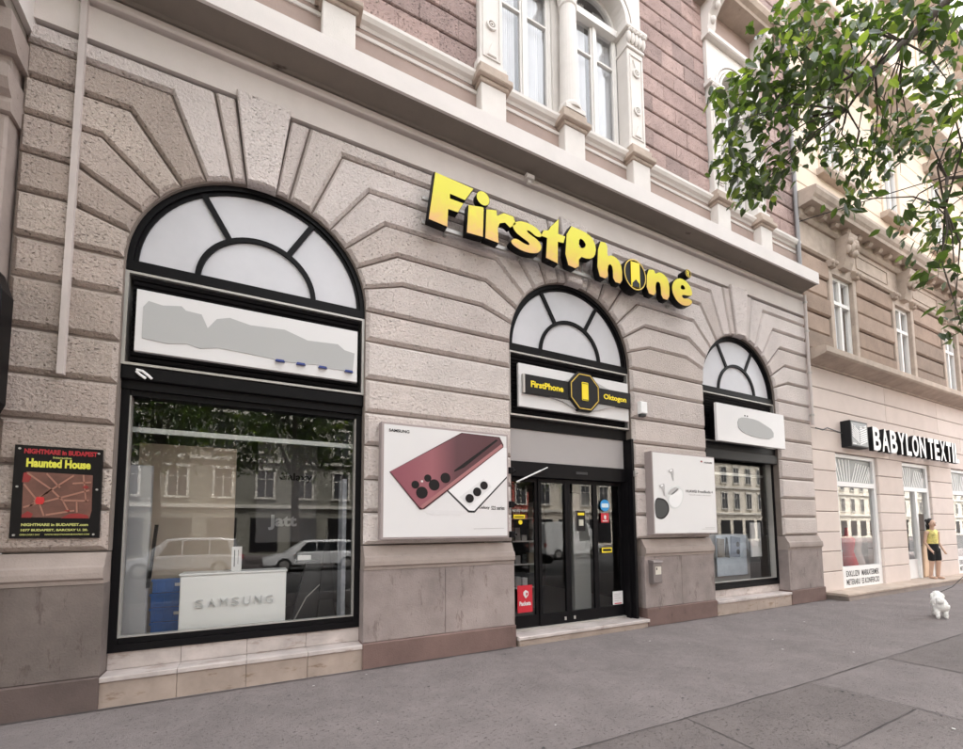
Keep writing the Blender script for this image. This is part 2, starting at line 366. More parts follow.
# ================================================================== THE SHOP BUILDING
XL, XR = -2.06, 11.33
CX = [-.03, 4.48, 8.80]; HW = 1.2; ZS = 4.43
SB = thing('shop_building', (4.5, .5, 0), 'large rusticated stone corner shop building with three arched shopfronts and pink upper storey', 'building')
JO = [(63.5, .885, 6.38), (51, 1.22, 6.03), (38.5, 1.435, 5.645), (26, 1.60, 5.26), (13.5, 1.67, 4.87)]   # joint angle at the arch, bend offset, bend height
ZC = [4.43, 4.04, 3.55, 3.12, 2.70, 2.27, 1.86, 1.46]                                             # straight joints on the piers
def ip(c, a): return (c+HW*math.cos(R(a)), ZS+HW*math.sin(R(a)))
def arcpts(c, a0, a1, n=4): return [ip(c, a0+(a1-a0)*i/n) for i in range(n+1)]
BACKMB = MB()
def stone(poly, i, y0=0., ch=.03, chd=.04, name='stone_block', gap=.011):
    # outline made counter-clockwise
    A = sum(p[0]*q[1]-q[0]*p[1] for p, q in zip(poly, poly[1:]+poly[:1]))
    if A < 0: poly = poly[::-1]
    P = inset(poly, gap)
    P = [(x+random.uniform(-.004,.004), z+random.uniform(-.004,.004)) for x, z in P]
    MB().prism(P, y0+random.uniform(-.006,.006), .31, ch, chd).build(name, SHADED_WORN[i % 3] if max(p[0] for p in P) < -.4 else STONE[(i*5+i//7) % 7], SB)
    BACKMB.prism(poly, .055, .3)
bi = 0
spans = [(None, 0), (0, 1), (1, 2), (2, None)]
def side_pts(k, jt):
    """intrados angle -> joint path of window k, right side: [intrados, bend]"""
    ang, dx, z = jt; return ip(CX[k], ang), (CX[k]+dx, z)
def mir(k, p): return (2*CX[k]-p[0], p[1])
topz = 6.60
# arch courses between neighbouring windows
for (l, r) in spans:
    top = (76, .50, topz)
    js = [top]+JO+[(0, None, ZS)]
    for a, b in zip(js, js[1:]):
        if l is not None:
            ua = ip(CX[l], a[0]); ub = (CX[l]+a[1], a[2]); la = ip(CX[l], b[0]); lb = (CX[l]+b[1], b[2]) if b[1] else None
            left = ([lb] if lb else [])+[la]+arcpts(CX[l], b[0], a[0])[1:-1]+[ua]+[ub]
        else:
            left = [(XL, b[2]), (XL, a[2])]
        if r is not None:
            ua = mir(r, ip(CX[r], a[0])); ub = mir(r, (CX[r]+a[1], a[2])); la = mir(r, ip(CX[r], b[0])); lb = mir(r, (CX[r]+b[1], b[2])) if b[1] else None
            right = [ub, ua]+[mir(r, q) for q in arcpts(CX[r], b[0], a[0])[1:-1]][::-1]+[la]+([lb] if lb else [])
        else:
            right = [(XR, a[2]), (XR, b[2])]
        stone(left+right, bi); bi += 1
    # straight courses of the pier
    x0 = CX[l]+HW if l is not None else XL; x1 = CX[r]-HW if r is not None else XR
    for za, zb in zip(ZC, ZC[1:]):
        stone([(x0,zb),(x1,zb),(x1,za),(x0,za)], bi, ch=.04, chd=.045); bi += 1
for c in CX:
    for s in (1, -1):
        f = lambda p: (c+(p[0]-c)*s, p[1])
        stone([f(ip(c,83)), f(ip(c,79.5)), f(ip(c,76)), f((c+.50,topz)), f((c+.285,topz))], bi, ch=.02, chd=.03); bi += 1
    kp = [ip(c,97), ip(c,93), ip(c,87), ip(c,83), (c+.285,6.68), (c-.285,6.68)]
    MB().prism(kp, -.05, .3, .015, .02).build('keystone', STONE[2], SB)
BACKMB.build('joint_wall', MORTAR, SB)
# frieze, mouldings, cornice
MB().box(XL, XR, 0.002, .3, 6.632, 6.985).build('frieze', SMOOTH, SB)
MB().profx([(.3,6.99),(.04,6.99),(.04,7.02),(-.035,7.03),(-.05,7.05),(-.05,7.085),(-.02,7.10),(-.02,7.13),(.3,7.13)], XL, XR).build('bed_moulding', SMOOTH, SB)
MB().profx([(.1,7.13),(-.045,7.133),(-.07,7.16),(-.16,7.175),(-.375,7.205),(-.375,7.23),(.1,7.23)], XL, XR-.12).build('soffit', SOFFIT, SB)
MB().profx([(.35,7.232),(-.36,7.232),(-.36,7.198),(-.40,7.198),(-.40,7.47),(-.385,7.485),(.35,7.56)], XL, XR-.09).build('cornice', FASCIA, SB)
# plinth: ledge, dado and red base under each pier
for (x0, x1, ang) in ((XL, CX[0]-HW, 0), (CX[0]+HW, CX[1]-HW-.02, 0), (CX[1]+HW+.12, CX[2]-HW-.02, 1), (CX[2]+HW, XR, 0)):
    MB().profx([(.3,1.45),(.012,1.45),(.0,1.43),(-.05,1.33),(-.075,1.31),(-.085,1.26),(-.085,1.21),(-.06,1.19),(-.055,1.155),(.3,1.155)], x0+.005, x1-.005).build('plinth_ledge', PLINTH_MARK, SB)
    n = max(1, round((x1-x0)/1.1)); 
    for i in range(n):
        a, b = x0+(x1-x0)*i/n, x0+(x1-x0)*(i+1)/n
        MB().cbox(a+(.0 if i == 0 else .0015), b-(.0 if i == n-1 else .0015), -.05, .3, .30, 1.153, .006).build('plinth_slab', PLINTH_SHADED if x0 < -1.5 else PLINTH, SB)
    MB().cbox(x0-.005, x1+.005, -.08, .3, -.02, .298, .012).build('base_stone', mat('shaded_base_stone', (.11,.080,.073), .8, var=.32, vscale=3, bump=.2, bscale=60) if x0 < -1.5 else REDBASE, SB)  # left base stone is painted darker to carry the shade there
# marble sills
def sill(x0, x1, zt, zl, y1, n, lbl):
    for i in range(n):
        a, b = x0+(x1-x0)*i/n+.0015, x0+(x1-x0)*(i+1)/n-.0015
        if zt: MB().cbox(a, b, .19, .34, zl+.002, zt, .004).build('sill_slab', MARBLE, SB)
        MB().cbox(a, b, y1-.02, .3, zl-.05, zl, .006).build('sill_tread', MARBLE, SB)
        MB().cbox(a, b, y1, .3, -.02, zl-.052, .004).build('sill_riser', MARBLE2, SB)
sill(CX[0]-HW-.0, CX[0]+HW+.0, .455, .285, -.045, 4, '')
sill(CX[2]-HW-.0, CX[2]+HW+.0, .425, .27, -.065, 4, '')
MB().cbox(CX[1]-HW+.0, CX[1]+HW+.12, -.13, .5, .085, .135, .008).build('door_step', MARBLE, SB)
MB().cbox(CX[1]-HW+.02, CX[1]+HW+.1, -.10, .5, -.02, .083, .006).build('door_step_riser', MARBLE2, SB)
# building body behind and the shop room
MB().box(XL, XR, .75, 8, 7.0, 20).box(XL, XR, .31, .75, 7.0, 8.5).box(XL, XR, 5.2, 8, -.1, 7.0).box(XL, -1.6, .31, 5.2, -.1, 7.0).box(11.0, XR, .31, 5.2, -.1, 7.0).box(-1.6, 11.0, .45, 5.2, 3.3, 7.0).build('building_core', ROOM, SB)
MB().box(-1.6, 11.0, .35, 5.2, -.1, .08).build('shop_floor', mat('shop_floor', (.10,.095,.09), .4), SB)
for c in (CX[0], CX[2]): MB().box(c-HW, c+HW, .34, 1.15, .08, .44).build('display_platform', mat('display_floor', (.12,.115,.11), .45), SB)
for q in (1.75, 7.3): MB().box(q, q+.1, .45, 5.2, .08, 3.3).build('room_partition', ROOM, SB)

# ---- shopfront glazing
def shop_front(k, door=False):
    c = CX[k]; x0, x1 = c-HW-.0, c+HW+.0
    yf = .10; FZ = 4.43
    fr = MB()
    # fanlight frame
    fr.arc(c, FZ, 1.145, 1.26, 0, 180, yf, .33, 40)
    fr.arc(c, FZ, 1.11, 1.15, 0, 180, yf+.03, .3, 40)
    fr.box(x0, x1, yf-.01, .33, 4.345, 4.44)
    fr.box(x0+.04, x1-.04, yf+.01, .33, 4.44, 4.465)
    fr.arc(c, FZ, .565, .62, 0, 180, yf+.02, .31, 32)
    for a in (60, 120):
        d = Vector((math.cos(R(a)), math.sin(R(a)))); n = Vector((-d.y, d.x))*.03
        p, q = Vector((c,FZ))+d*.61, Vector((c,FZ))+d*1.14
        fr.prism([tuple(p-n), tuple(q-n), tuple(q+n), tuple(p+n)], yf+.022, .31)
    win = fr.build('fanlight_frame', BLACK, SB)
    def sector(r0, r1, a0, a1, n=14):
        P = [(c+r1*math.cos(R(a0+(a1-a0)*i/n)), FZ+r1*math.sin(R(a0+(a1-a0)*i/n))) for i in range(n+1)]
        if r0 > 0: P += [(c+r0*math.cos(R(a1-(a1-a0)*i/n)), FZ+r0*math.sin(R(a1-(a1-a0)*i/n))) for i in range(n+1)]
        return P
    for (r0,r1,a0,a1) in ((0,.58,0,180),(.6,1.14,0,60),(.6,1.14,60,120),(.6,1.14,120,180)):
        MB().prism(sector(r0,r1,a0,a1), .152, .162).build('fanlight_pane', FROST, win)
    # louvre field behind the sign
    lv = MB().box(x0, x1, .29, .33, 3.3, 4.37).build('louvre_back', BLACK, SB)
    nl = 17
    sl_ = MB().profx([(.12,0),(.135,-.03),(.16,-.045),(.165,-.035),(.14,-.02),(.13,.004)], x0+.06, x1-.06)
    me = sl_.mesh('louvre_slat', BLACK)
    for i in range(nl): link('louvre_slat', me, lv, (0,0,3.44+i*(.86/(nl-1))))
    MB().box(x0+.0, x0+.03, .085, .29, 3.345, 4.335).box(x1-.03, x1, .085, .29, 3.345, 4.335).box(x0+.03, x1-.03, .085, .29, 4.31, 4.335).box(x0+.03, x1-.03, .085, .29, 3.345, 3.37).build('louvre_trim', SILVER, lv)
    # header under the sign
    if not door:
        MB().cbox(x0, x1, .10, .33, 3.20, 3.343, .01).box(x0, x1, .15, .33, 3.11, 3.2).build('header_box', BLACK, SB)
        zb = .455 if k == 0 else .425
        f = MB()
        f.box(x0, x0+.07, .17, .33, zb+.0, 3.11).box(x1-.07, x1, .17, .33, zb, 3.11)
        f.box(x0+.07, x1-.07, .17, .33, zb, zb+.075).box(x0+.07, x1-.07, .20, .33, zb+.077, zb+.135)
        f.box(x0+.07, x1-.07, .19, .33, 3.05, 3.11)
        fo = f.build('window_frame', BLACK, SB)
        MB().box(x0+.068, x0+.082, .185, .3, zb+.135, 3.05).box(x1-.082, x1-.068, .185, .3, zb+.135, 3.05).box(x0+.082, x1-.082, .195, .3, zb+.134, zb+.142).build('glazing_bead', SILVER, fo)
        MB().box(x0+.07, x1-.07, .262, .268, zb+.1, 3.07).build('shop_window_pane', GLASS, fo)
for k in range(3): shop_front(k, k == 1)
# roller shutter box visible above the right window
MB().cbox(CX[2]-HW+.02, CX[2]+HW-.02, .06, .16, 3.0, 3.2, .012).build('shutter_box', BLACK2, SB)
# ---- entrance
dx0, dx1 = CX[1]-HW, CX[1]+HW
MB().box(dx0, dx1, .17, .33, 3.17, 3.343).build('header_box', BLACK, SB)
MB().box(dx0+.01, dx1-.06, .19, .3, 2.67, 3.168).build('grey_fascia_panel', GREYPANEL, SB)
hd = MB().cbox(dx0, dx1, .15, .4, 2.43, 2.668, .01).build('door_operator', BLACK, SB)
MB().box(4.55, 4.78, .142, .149, 2.52, 2.56).build('door_sensor', DARKGREY, hd)
for q in ((dx1-.05, dx1, .0, .33, .137, 3.17), (dx1-.09, dx1-.052, .1, .33, .137, 2.43), (dx0, dx0+.04, .1, .33, .137, 2.43)): MB().box(*q).build('door_jamb', BLACK, SB)
MB().box(dx0, dx1, .2, .42, .137, .165).build('door_track', SILVER, SB)
for (a, b, y, lab) in ((dx0+.04, 3.86, .27, 'fixed'), (3.86, 4.42, .25, 'leaf'), (4.42, 5.0, .25, 'leaf'), (5.0, dx1-.09, .27, 'fixed')):
    f = MB(); wd = .052
    f.box(a+.002, a+wd, y-.025, y+.025, .167, 2.43).box(b-wd, b-.002, y-.025, y+.025, .167, 2.43)
    f.box(a+wd, b-wd, y-.025, y+.025, .167, .34).box(a+wd, b-wd, y-.025, y+.025, 2.37, 2.43)
    fo = f.build('door_leaf', BLACK, SB)
    MB().box(a+wd-.005, b-wd+.005, y-.003, y+.003, .33, 2.38).build('door_pane', GLASS, fo)
    if lab == 'leaf': MB().lathe([(.0,.215),(.018,.215),(.018,.265),(.0,.265)], ((a+.09) if a > 4.3 else (b-.09), y-.03), 10).build('lock', SILVER, fo)
# white stay rod by the door head
# ---- upper storey
UY = .10
uw = MB().box(XL, XR, UY+.03, .4, 7.5, 8.5)
MB().box(XL, XR, UY-.02, .3, 7.5, 8.33).build('parapet_panel', PANELPINK, SB)
MB().profx([(.3,8.33),(.07,8.33),(.05,8.37),(.0,8.39),(-.03,8.44),(-.03,8.49),(.02,8.52),(.3,8.55)], XL, XR).build('parapet_moulding', CREAMSTONE, SB)
MB().profx([(.3,8.20),(.06,8.20),(.05,8.24),(.3,8.25)], XL, XR).build('parapet_bead', CREAMSTONE, SB)
def pedestal(c, w=.42):
    MB().cbox(c-w/2, c+w/2, -.10, .2, 7.5, 8.27, .01).build('pedestal', CREAMSTONE, SB)
    MB().cbox(c-w/2-.03, c+w/2+.03, -.13, .25, 8.27, 8.33, .01).cbox(c-w/2-.08, c+w/2+.08, -.19, .25, 8.33, 8.41, .012).cbox(c-w/2-.03, c+w/2+.03, -.13, .25, 8.41, 8.56, .01).build('pedestal_cap', B2TRIM, SB)
def pilaster(c, zt=10.62, w=.36, y=-.03):
    p = MB().cbox(c-w/2-.05, c+w/2+.05, y-.05, .25, 8.56, 8.68, .02).cbox(c-w/2, c+w/2, y, .25, 8.68, zt, .012).build('pilaster', CREAMSTONE, SB)
    MB().box(c-w/2+.05, c-w/2+.065, y-.018, y, 8.8, zt-.12).box(c+w/2-.065, c+w/2-.05, y-.018, y, 8.8, zt-.12).box(c-w/2+.05, c+w/2-.05, y-.018, y, zt-.135, zt-.12).box(c-w/2+.05, c+w/2-.05, y-.018, y, 8.785, 8.8).build('pilaster_moulding', CREAMSTONE, p)
    for z in (9.35, 10.1):
        MB().arc(c, z, .055, .085, 0, 360, y-.03, y, 18).arc(c, z, .02, .035, 0, 360, y-.03, y, 12).build('rosette', CREAMSTONE, p)
    for z, s in ((8.92, 1), (zt-.3, -1)):
        MB().prism([(c-.08, z-.09*s), (c+.08, z-.09*s), (c, z+.13*s)][::s], y-.025, y, .01, .01).build('carved_tongue', CREAMSTONE, p)
    cp = MB().cbox(c-w/2-.02, c+w/2+.02, y-.03, .25, zt, zt+.06, .01).cbox(c-w/2-.0, c+w/2+.0, y-.01, .25, zt+.06, zt+.34, .01).cbox(c-w/2-.07, c+w/2+.07, y-.08, .25, zt+.34, zt+.43, .02).build('capital', CREAMSTONE, SB)
    for i in range(5):
        x = c-w/2+.02+i*(w-.04)/4
        MB().ell((x, y-.03, zt+.2), (.05,.05,.12), 8, 6).ell((x, y-.06, zt+.3), (.04,.045,.035), 8, 5).build('capital_leaf', CREAMSTONE, cp, smooth=True)
WINW = mat('upper_window_white', (.72,.69,.66), .55, var=.06, vscale=5)
CURT = mat('net_curtain', (.80,.79,.80), .8, var=.12, vscale=3, stretch=(5,1,.2))
def upper_window(x0, x1, zs, y=.24):
    c, hw = (x0+x1)/2, (x1-x0)/2
    f = MB(); t = .055
    f.box(x0, x0+t, y, y+.09, 8.56, zs).box(x1-t, x1, y, y+.09, 8.56, zs).box(c-t*.7, c+t*.7, y-.015, y+.09, 8.56, zs).box(x0+t, x1-t, y, y+.09, 8.56, 8.66)
    f.box(x0-.02, x1+.02, y-.08, y+.09, zs, zs+.13).arc(c, zs+.13, hw-.06, hw, 0, 180, y, y+.09, 20)
    for a, b in ((x0+t, c-t*.7), (c+t*.7, x1-t)):
        f.box(a, a+.035, y+.012, y+.075, 8.66, zs).box(b-.035, b, y+.012, y+.075, 8.66, zs).box(a+.035, b-.035, y+.012, y+.075, zs-.62, zs-.585).box(a+.035, b-.035, y+.012, y+.075, 8.66, 8.71)
    fo = f.build('upper_window_frame', WINW, SB)
    for a, b in ((x0+t+.03, c-t*.7-.03), (c+t*.7+.03, x1-t-.03)):
        for z0, z1 in ((8.7, zs-.61), (zs-.59, zs)):
            MB().box(a, b, y+.04, y+.045, z0, z1).build('upper_pane', GLASSUP, fo)
    MB().prism([(c+(hw-.05)*math.cos(R(a)), zs+.13+(hw-.05)*math.sin(R(a))) for a in range(0,181,12)], y+.04, y+.045).build('upper_arch_pane', GLASSUP, fo)
    cur = MB()
    n = 40
    for a, b in ((x0+.05, c-.12), (c+.1, x1-.05)):
        V = [(a+(b-a)*i/n, y+.15+.02*math.sin(i*1.7)+.01*math.sin(i*3.1), z) for z in (8.6, zs+hw) for i in range(n+1)]
        cur.add(V, [(i, i+1, n+2+i, n+1+i) for i in range(n)])
    cur.build('curtain', CURT, SB, fix=False)
    MB().box(x0-.1, x1+.1, y+.3, y+.32, 8.5, zs+hw+.2).build('window_dark_room', ROOM, SB)
def arch_surround(x0, x1, zs, xo0, xo1, ztop, y=.0):
    """pale stone field with an arched opening"""
    c, hw = (x0+x1)/2, (x1-x0)/2; z0 = zs+.13
    A = lambda a: (c+hw*math.cos(R(a)), z0+hw*math.sin(R(a)))
    MB().prism([(x1,z0),(xo1,z0),(xo1,ztop),(c,ztop)]+[A(a) for a in range(90,0,-10)], y, .3).build('arch_spandrel', CREAMSTONE, SB)
    MB().prism([(xo0,z0),(x0,z0)]+[A(a) for a in range(170,80,-10)]+[(c,ztop),(xo0,ztop)], y, .3).build('arch_spandrel', CREAMSTONE, SB)
    for k_, (ra, rb, d) in enumerate(((hw, hw+.05, .05), (hw+.07, hw+.13, .03), (hw+.15, hw+.19, .045))):
        MB().arc(c, z0, ra, rb, 0, 180, y-d, y+.02, 24).build('archivolt', CREAMSTONE, SB)
# left bay and right bay: one arched window each; middle bay: a pair with a column
holes = []
for c in (.04, 9.08):
    for s in (-.73, .73): pedestal(c+s, .40); pilaster(c+s, 10.62, .34)
    upper_window(c-.54, c+.54, 10.9); arch_surround(c-.54, c+.54, 10.9, c-.92, c+.92, 12.05)
    MB().cbox(c-.98, c+.98, -.12, .3, 12.05, 12.17, .02).build('label_moulding', CREAMSTONE, SB)
    MB().box(c-.92, c+.92, .04, .3, 12.17, 12.85).build('pediment_panel', PANELPINK, SB)
    for s in (-.83, .83):
        cb = MB().profx([(.2,12.17),(-.05,12.17),(-.1,12.3),(-.12,12.5),(-.22,12.62),(-.34,12.7),(-.36,12.85),(.2,12.85)], c+s-.12, c+s+.12).build('console_bracket', CREAMSTONE, SB)
        for z, yy in ((12.4, -.12), (12.62, -.24)):
            MB().ell((c+s, yy-.01, z), (.07,.06,.08), 8, 6).build('carved_leaf', CREAMSTONE, cb, smooth=True)
    MB().profx([(.3,12.85),(-.36,12.85),(-.38,12.9),(-.46,12.94),(-.5,13.02),(-.5,13.08),(.3,13.2)], c-1.2, c+1.2).build('window_hood', B2TRIM, SB)
    f = MB().box(c-.5, c+.5, .2, .3, 13.4, 15.6).build('second_floor_window', WINW, SB)
    for a, b in ((c-.44, c-.04), (c+.04, c+.44)): MB().box(a, b, .19, .195, 13.5, 15.5).build('pane', GLASSUP, f)
    MB().box(c-.75, c+.75, -.08, .3, 13.2, 13.42).box(c-.75, c-.5, .0, .3, 13.42, 16).box(c+.5, c+.75, .0, .3, 13.42, 16).build('second_floor_surround', CREAMSTONE, SB)
    holes.append((c-.93, c+.93))
c = 4.50
for s in (-1.52, 1.52): pedestal(c+s); pilaster(c+s, 10.55, .40)
pedestal(c)
cl = MB().box(c-.2, c+.2, -.14, .2, 8.56, 8.64).lathe([(.2,8.64),(.205,8.68),(.19,8.73),(.165,8.75),(.165,8.8),(.158,9.5),(.142,10.55),(.16,10.57),(.16,10.62),(.15,10.64)], (c, .03), 24).build('window_column', CREAMSTONE, SB, smooth=False)
MB().box(c-.215, c+.215, .2, .45, 8.56, 11.03).build('mullion_pier', CREAMSTONE, SB)
MB().lathe([(.15,10.64),(.17,10.75),(.2,10.9),(.23,10.97),(.23,11.03)], (c,.03), 20).box(c-.26, c+.26, -.2, .25, 10.98, 11.03).build('column_capital', CREAMSTONE, SB)
for a, b in ((c-1.30, c-.22), (c+.22, c+1.30)):
    upper_window(a, b, 10.9); arch_surround(a, b, 10.9, a-.22 if a < c-.5 else a-.22, b+.22, 12.3)
MB().cbox(c-1.85, c+1.85, -.12, .3, 12.3, 12.45, .02).box(c-1.72, c-1.52, .01, .3, 11.03, 12.3).box(c+1.52, c+1.72, .01, .3, 11.03, 12.3).build('label_moulding', CREAMSTONE, SB)
MB().profx([(.3,12.9),(-.36,12.9),(-.5,13.05),(-.5,13.1),(.3,13.2)], c-1.9, c+1.9).box(c-1.7, c+1.7, .04, .3, 12.45, 12.9).build('window_hood', B2TRIM, SB)
holes.append((c-1.72, c+1.72))
# pink blocks, running bond, only on the wall between the window bays
holes.sort(); cells = []; x = -1.2
edges = [h for p in holes for h in p]
strips = [(edges[1], edges[2]), (edges[3], edges[4]), (edges[5], XR)]
BH = .372
for (a, b) in [(XL, edges[0])]+strips: uw.box(a+.002, b-.002, UY+.03, .4, 8.5, 17)
uw.build('upper_wall', MORTAR, SB)
bm_cache = {}
def brick(x0, x1, z0, z1, mi):
    w_ = round(x1-x0, 3); key = (w_, mi)
    if key not in bm_cache:
        h = BH-.030; bm_cache[key] = MB().profx([(.06,0),(.016,0),(0,.016),(0,h-.016),(.016,h),(.06,h)], 0, w_-.004).mesh('brick', BRICK[mi])
    link('brick', bm_cache[key], SB, (x0+.002, UY-.03+random.choice((0,.004,-.004)), z0+.015))
for (a, b) in strips:
    z = 8.56; row = 0
    while z < (14.2 if b < XR-.1 else 16.2):
        L_ = b-a; n = max(2, round(L_/.62)); wl = L_/n; xs = [a]
        if row % 2 == 0: xs = [a+wl*i for i in range(n+1)]
        else: xs = [a]+[a+wl*(i+.5) for i in range(n)]+[b]
        for p, q in zip(xs, xs[1:]): brick(p, q, z, z+BH, random.choice((0,0,1,2,2,3)) if random.random() < .8 else 3)
        z += BH; row += 1
MB().box(XL, XR, -.3, 8, 20, 20.3).build('roof_slab', SOFFIT, SB)
# entrance portal of the same house at the left edge
MB().cbox(-2.75, XL-.012, -.16, .3, -.02, 5.45, .02).build('portal_pilaster', PLINTH_MARK, SB)
MB().profx([(.3,5.45),(-.2,5.45),(-.22,5.52),(-.2,5.58),(-.26,5.62),(-.3,5.70),(-.3,5.82),(.3,5.82)], -2.8, XL+.02).build('portal_capital', PLINTH_MARK, SB)
MB().box(-2.8, XL-.02, -.14, .3, 5.82, 6.02).profx([(.3,6.02),(-.2,6.02),(-.26,6.07),(-.34,6.12),(-.36,6.3),(.3,6.3)], -2.8, XL+.035).build('portal_entablature', PLINTH_MARK, SB)
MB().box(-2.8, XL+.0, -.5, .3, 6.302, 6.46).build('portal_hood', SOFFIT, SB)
MB().box(-2.8, XL+.05, -.56, .3, 6.462, 6.8).build('portal_cornice', FASCIA, SB)
MB().box(-6, -2.76, .0, .3, -.02, 20).build('side_wall', PLINTH, SB)

# ================================================================== SIGNS ON THE SHOP
# --- the big yellow letters
LETY = bpy.data.materials.new('letter_face'); LETY.use_nodes = True
_t = LETY.node_tree; _b = _t.nodes['Principled BSDF']; _b.inputs['Roughness'].default_value = .35
_g = _t.nodes.new('ShaderNodeNewGeometry'); _s = _t.nodes.new('ShaderNodeSeparateXYZ'); _mr = _t.nodes.new('ShaderNodeMapRange'); _r = _t.nodes.new('ShaderNodeValToRGB')
_n = _t.nodes.new('ShaderNodeTexNoise'); _n.inputs['Scale'].default_value = 5; _n.inputs['Detail'].default_value = 5; _n.inputs['Distortion'].default_value = 1.5
_a = _t.nodes.new('ShaderNodeMath'); _a.operation = 'MULTIPLY_ADD'; _a.inputs[1].default_value = .35; 
_mr.inputs[1].default_value = 5.62; _mr.inputs[2].default_value = 6.30
_t.links.new(_g.outputs['Position'], _s.inputs[0]); _t.links.new(_g.outputs['Position'], _n.inputs[0])
_t.links.new(_n.outputs[0], _a.inputs[0]); _t.links.new(_s.outputs[2], _a.inputs[2]); _t.links.new(_a.outputs[0], _mr.inputs[0]); _t.links.new(_mr.outputs[0], _r.inputs[0])
_e = _r.color_ramp.elements; _e[0].position = 0; _e[0].color = (.62,.24,.07,1); _e[1].position = 1; _e[1].color = (.66,.60,.0,1)
_q = _e.new(.35); _q.color = (.66,.35,.10,1); _q = _e.new(.62); _q.color = (.66,.48,.03,1)
_t.links.new(_r.outputs[0], _b.inputs['Base Color'])
FP = thing('shop_sign', (4.5, -.1, 5.6), 'big chunky yellow channel letters reading FirstPhone above the entrance arch', 'sign')
def chaikin(P, k=1):
    for _ in range(k):
        Q = []
        for a, b in zip(P, P[1:]+P[:1]): Q += [(a[0]*.75+b[0]*.25, a[1]*.75+b[1]*.25), (a[0]*.25+b[0]*.75, a[1]*.25+b[1]*.75)]
        P = Q
    return P
G = {
 'F': ([[(0,3),(14,100),(58,98),(100,96),(80,66),(46,68),(46,58),(76,58),(64,36),(42,36),(40,0)]], 0),
 'i': ([[(2,0),(70,2),(74,66),(66,66),(10,60)], disc(72,86,28,15,18)], 0),
 'r': ([[(0,2),(4,90),(36,98),(38,82),(60,98),(92,98),(100,78),(80,60),(64,70),(46,62),(40,46),(42,0)]], 0),
 's': ([[(98,72),(84,92),(56,100),(28,96),(8,78),(14,56),(36,44),(56,36),(58,26),(42,26),(16,36),(0,16),(24,2),(54,0),(84,10),(96,34),(84,54),(58,64),(48,72),(58,76),(80,62)]], 1),
 't': ([[(18,4),(66,0),(68,48),(92,50),(100,66),(70,66),(74,100),(40,76),(30,66),(10,62),(0,48),(24,48)]], 0),
 'P': ([[(0,4),(10,100),(60,100),(88,92),(100,70),(94,46),(74,34),(44,34),(42,0)], [(44,56),(46,78),(58,78),(68,67),(58,56)]], 0),
 'h': ([[(0,2),(8,96),(42,100),(40,62),(56,72),(82,66),(96,46),(94,0),(60,0),(60,38),(50,46),(40,36),(40,0)]], 0),
 'n': ([[(0,2),(4,88),(36,98),(38,82),(58,98),(84,90),(98,66),(94,0),(60,0),(60,50),(50,60),(38,48),(38,0)]], 0),
 'e': ([[(100,28),(82,8),(50,0),(20,10),(0,40),(6,74),(34,98),(66,98),(92,80),(100,54),(84,44),(44,40),(52,26),(78,34)], [(40,58),(46,76),(60,76),(66,62)]], 1)}
BOX = [('F',1.90,2.55,5.69,6.40),('i',2.44,2.80,5.70,6.38),('r',2.73,3.23,5.70,6.19),('s',3.12,3.71,5.70,6.17),('t',3.67,4.12,5.69,6.42),('P',4.10,4.74,5.70,6.38),('h',4.74,5.31,5.70,6.33),('n',5.84,6.43,5.69,6.18),('e',6.47,7.03,5.68,6.20)]
for ch, x0, x1, z0, z1 in BOX:
    spl, sm_ = G[ch]; spl = [chaikin(p, 2 if sm_ else 1) if (sm_ or len(p) > 12 or ch in 'PhF') else p for p in spl]
    if ch == 'F': spl = G[ch][0]
    fitx = lambda px, pz: (x0+px/100*(x1-x0), z0+pz/100*(z1-z0))
    me = curve_mesh('letter', spl, .055, [LETY, BLACK], fitx); me.transform(Matrix.Translation((0,-.215,0)))
    o = link('letter', me, FP); o['label'] = 'yellow letter '+ch
    # thin dark return edge showing round the face
    me2 = curve_mesh('letter_rim', spl, .05, [BLACK], lambda px, pz: (x0+px/100*(x1-x0)+(-.014+.028*px/100), z0+pz/100*(z1-z0)+(-.014+.028*pz/100)))
    me2.transform(Matrix.Translation((0,-.205,0))); link('letter_return', me2, o)
em = MB().prism(disc(5.575,5.945,.265,.285,28), -.27, -.1, .01, .01).build('letter', BLACK, FP, label='black oval letter O with a yellow phone')
MB().arc(0,0,.93,1.0,0,360,-.006,0,32).build('gold_ring', GOLD, em)
rg = [o for o in em.children][0]
for v in rg.data.vertices: v.co = (5.575+v.co.x*.25, -.275+v.co.y, 5.945+v.co.z*.27)
MB().prism([(5.48,5.72),(5.68,5.73),(5.68,6.17),(5.48,6.16)], -.281, -.27).build('phone_emblem', YELLOW, em)
MB().prism([(5.50,5.72),(5.66,5.73),(5.66,5.80),(5.58,5.86),(5.50,5.78)], -.286, -.2815).build('phone_screen', DARK, em)
rr = MB().prism(disc(6.93,6.34,.085,.085,20), -.27, -.1, .006, .006).build('registered_mark', BLACK, FP)
text('mark_letter', 'R', 6.895, 6.965, 6.29, 6.39, -.273, YELLOW, rr, bold=.02)
MB().arc(6.93,6.34,.066,.076,0,360,-.276,-.27,20).build('mark_ring', GOLD, rr)
MB().box(1.87, 6.9, -.10, -.06, 5.75, 5.80).box(1.87, 6.95, -.10, -.06, 6.10, 6.14).build('mounting_rail', SILVER, FP)
for x in (2.2, 3.4, 4.6, 5.7, 6.6): MB().box(x, x+.04, -.06, .02, 5.72, 6.16).build('rail_bracket', SILVER, FP)

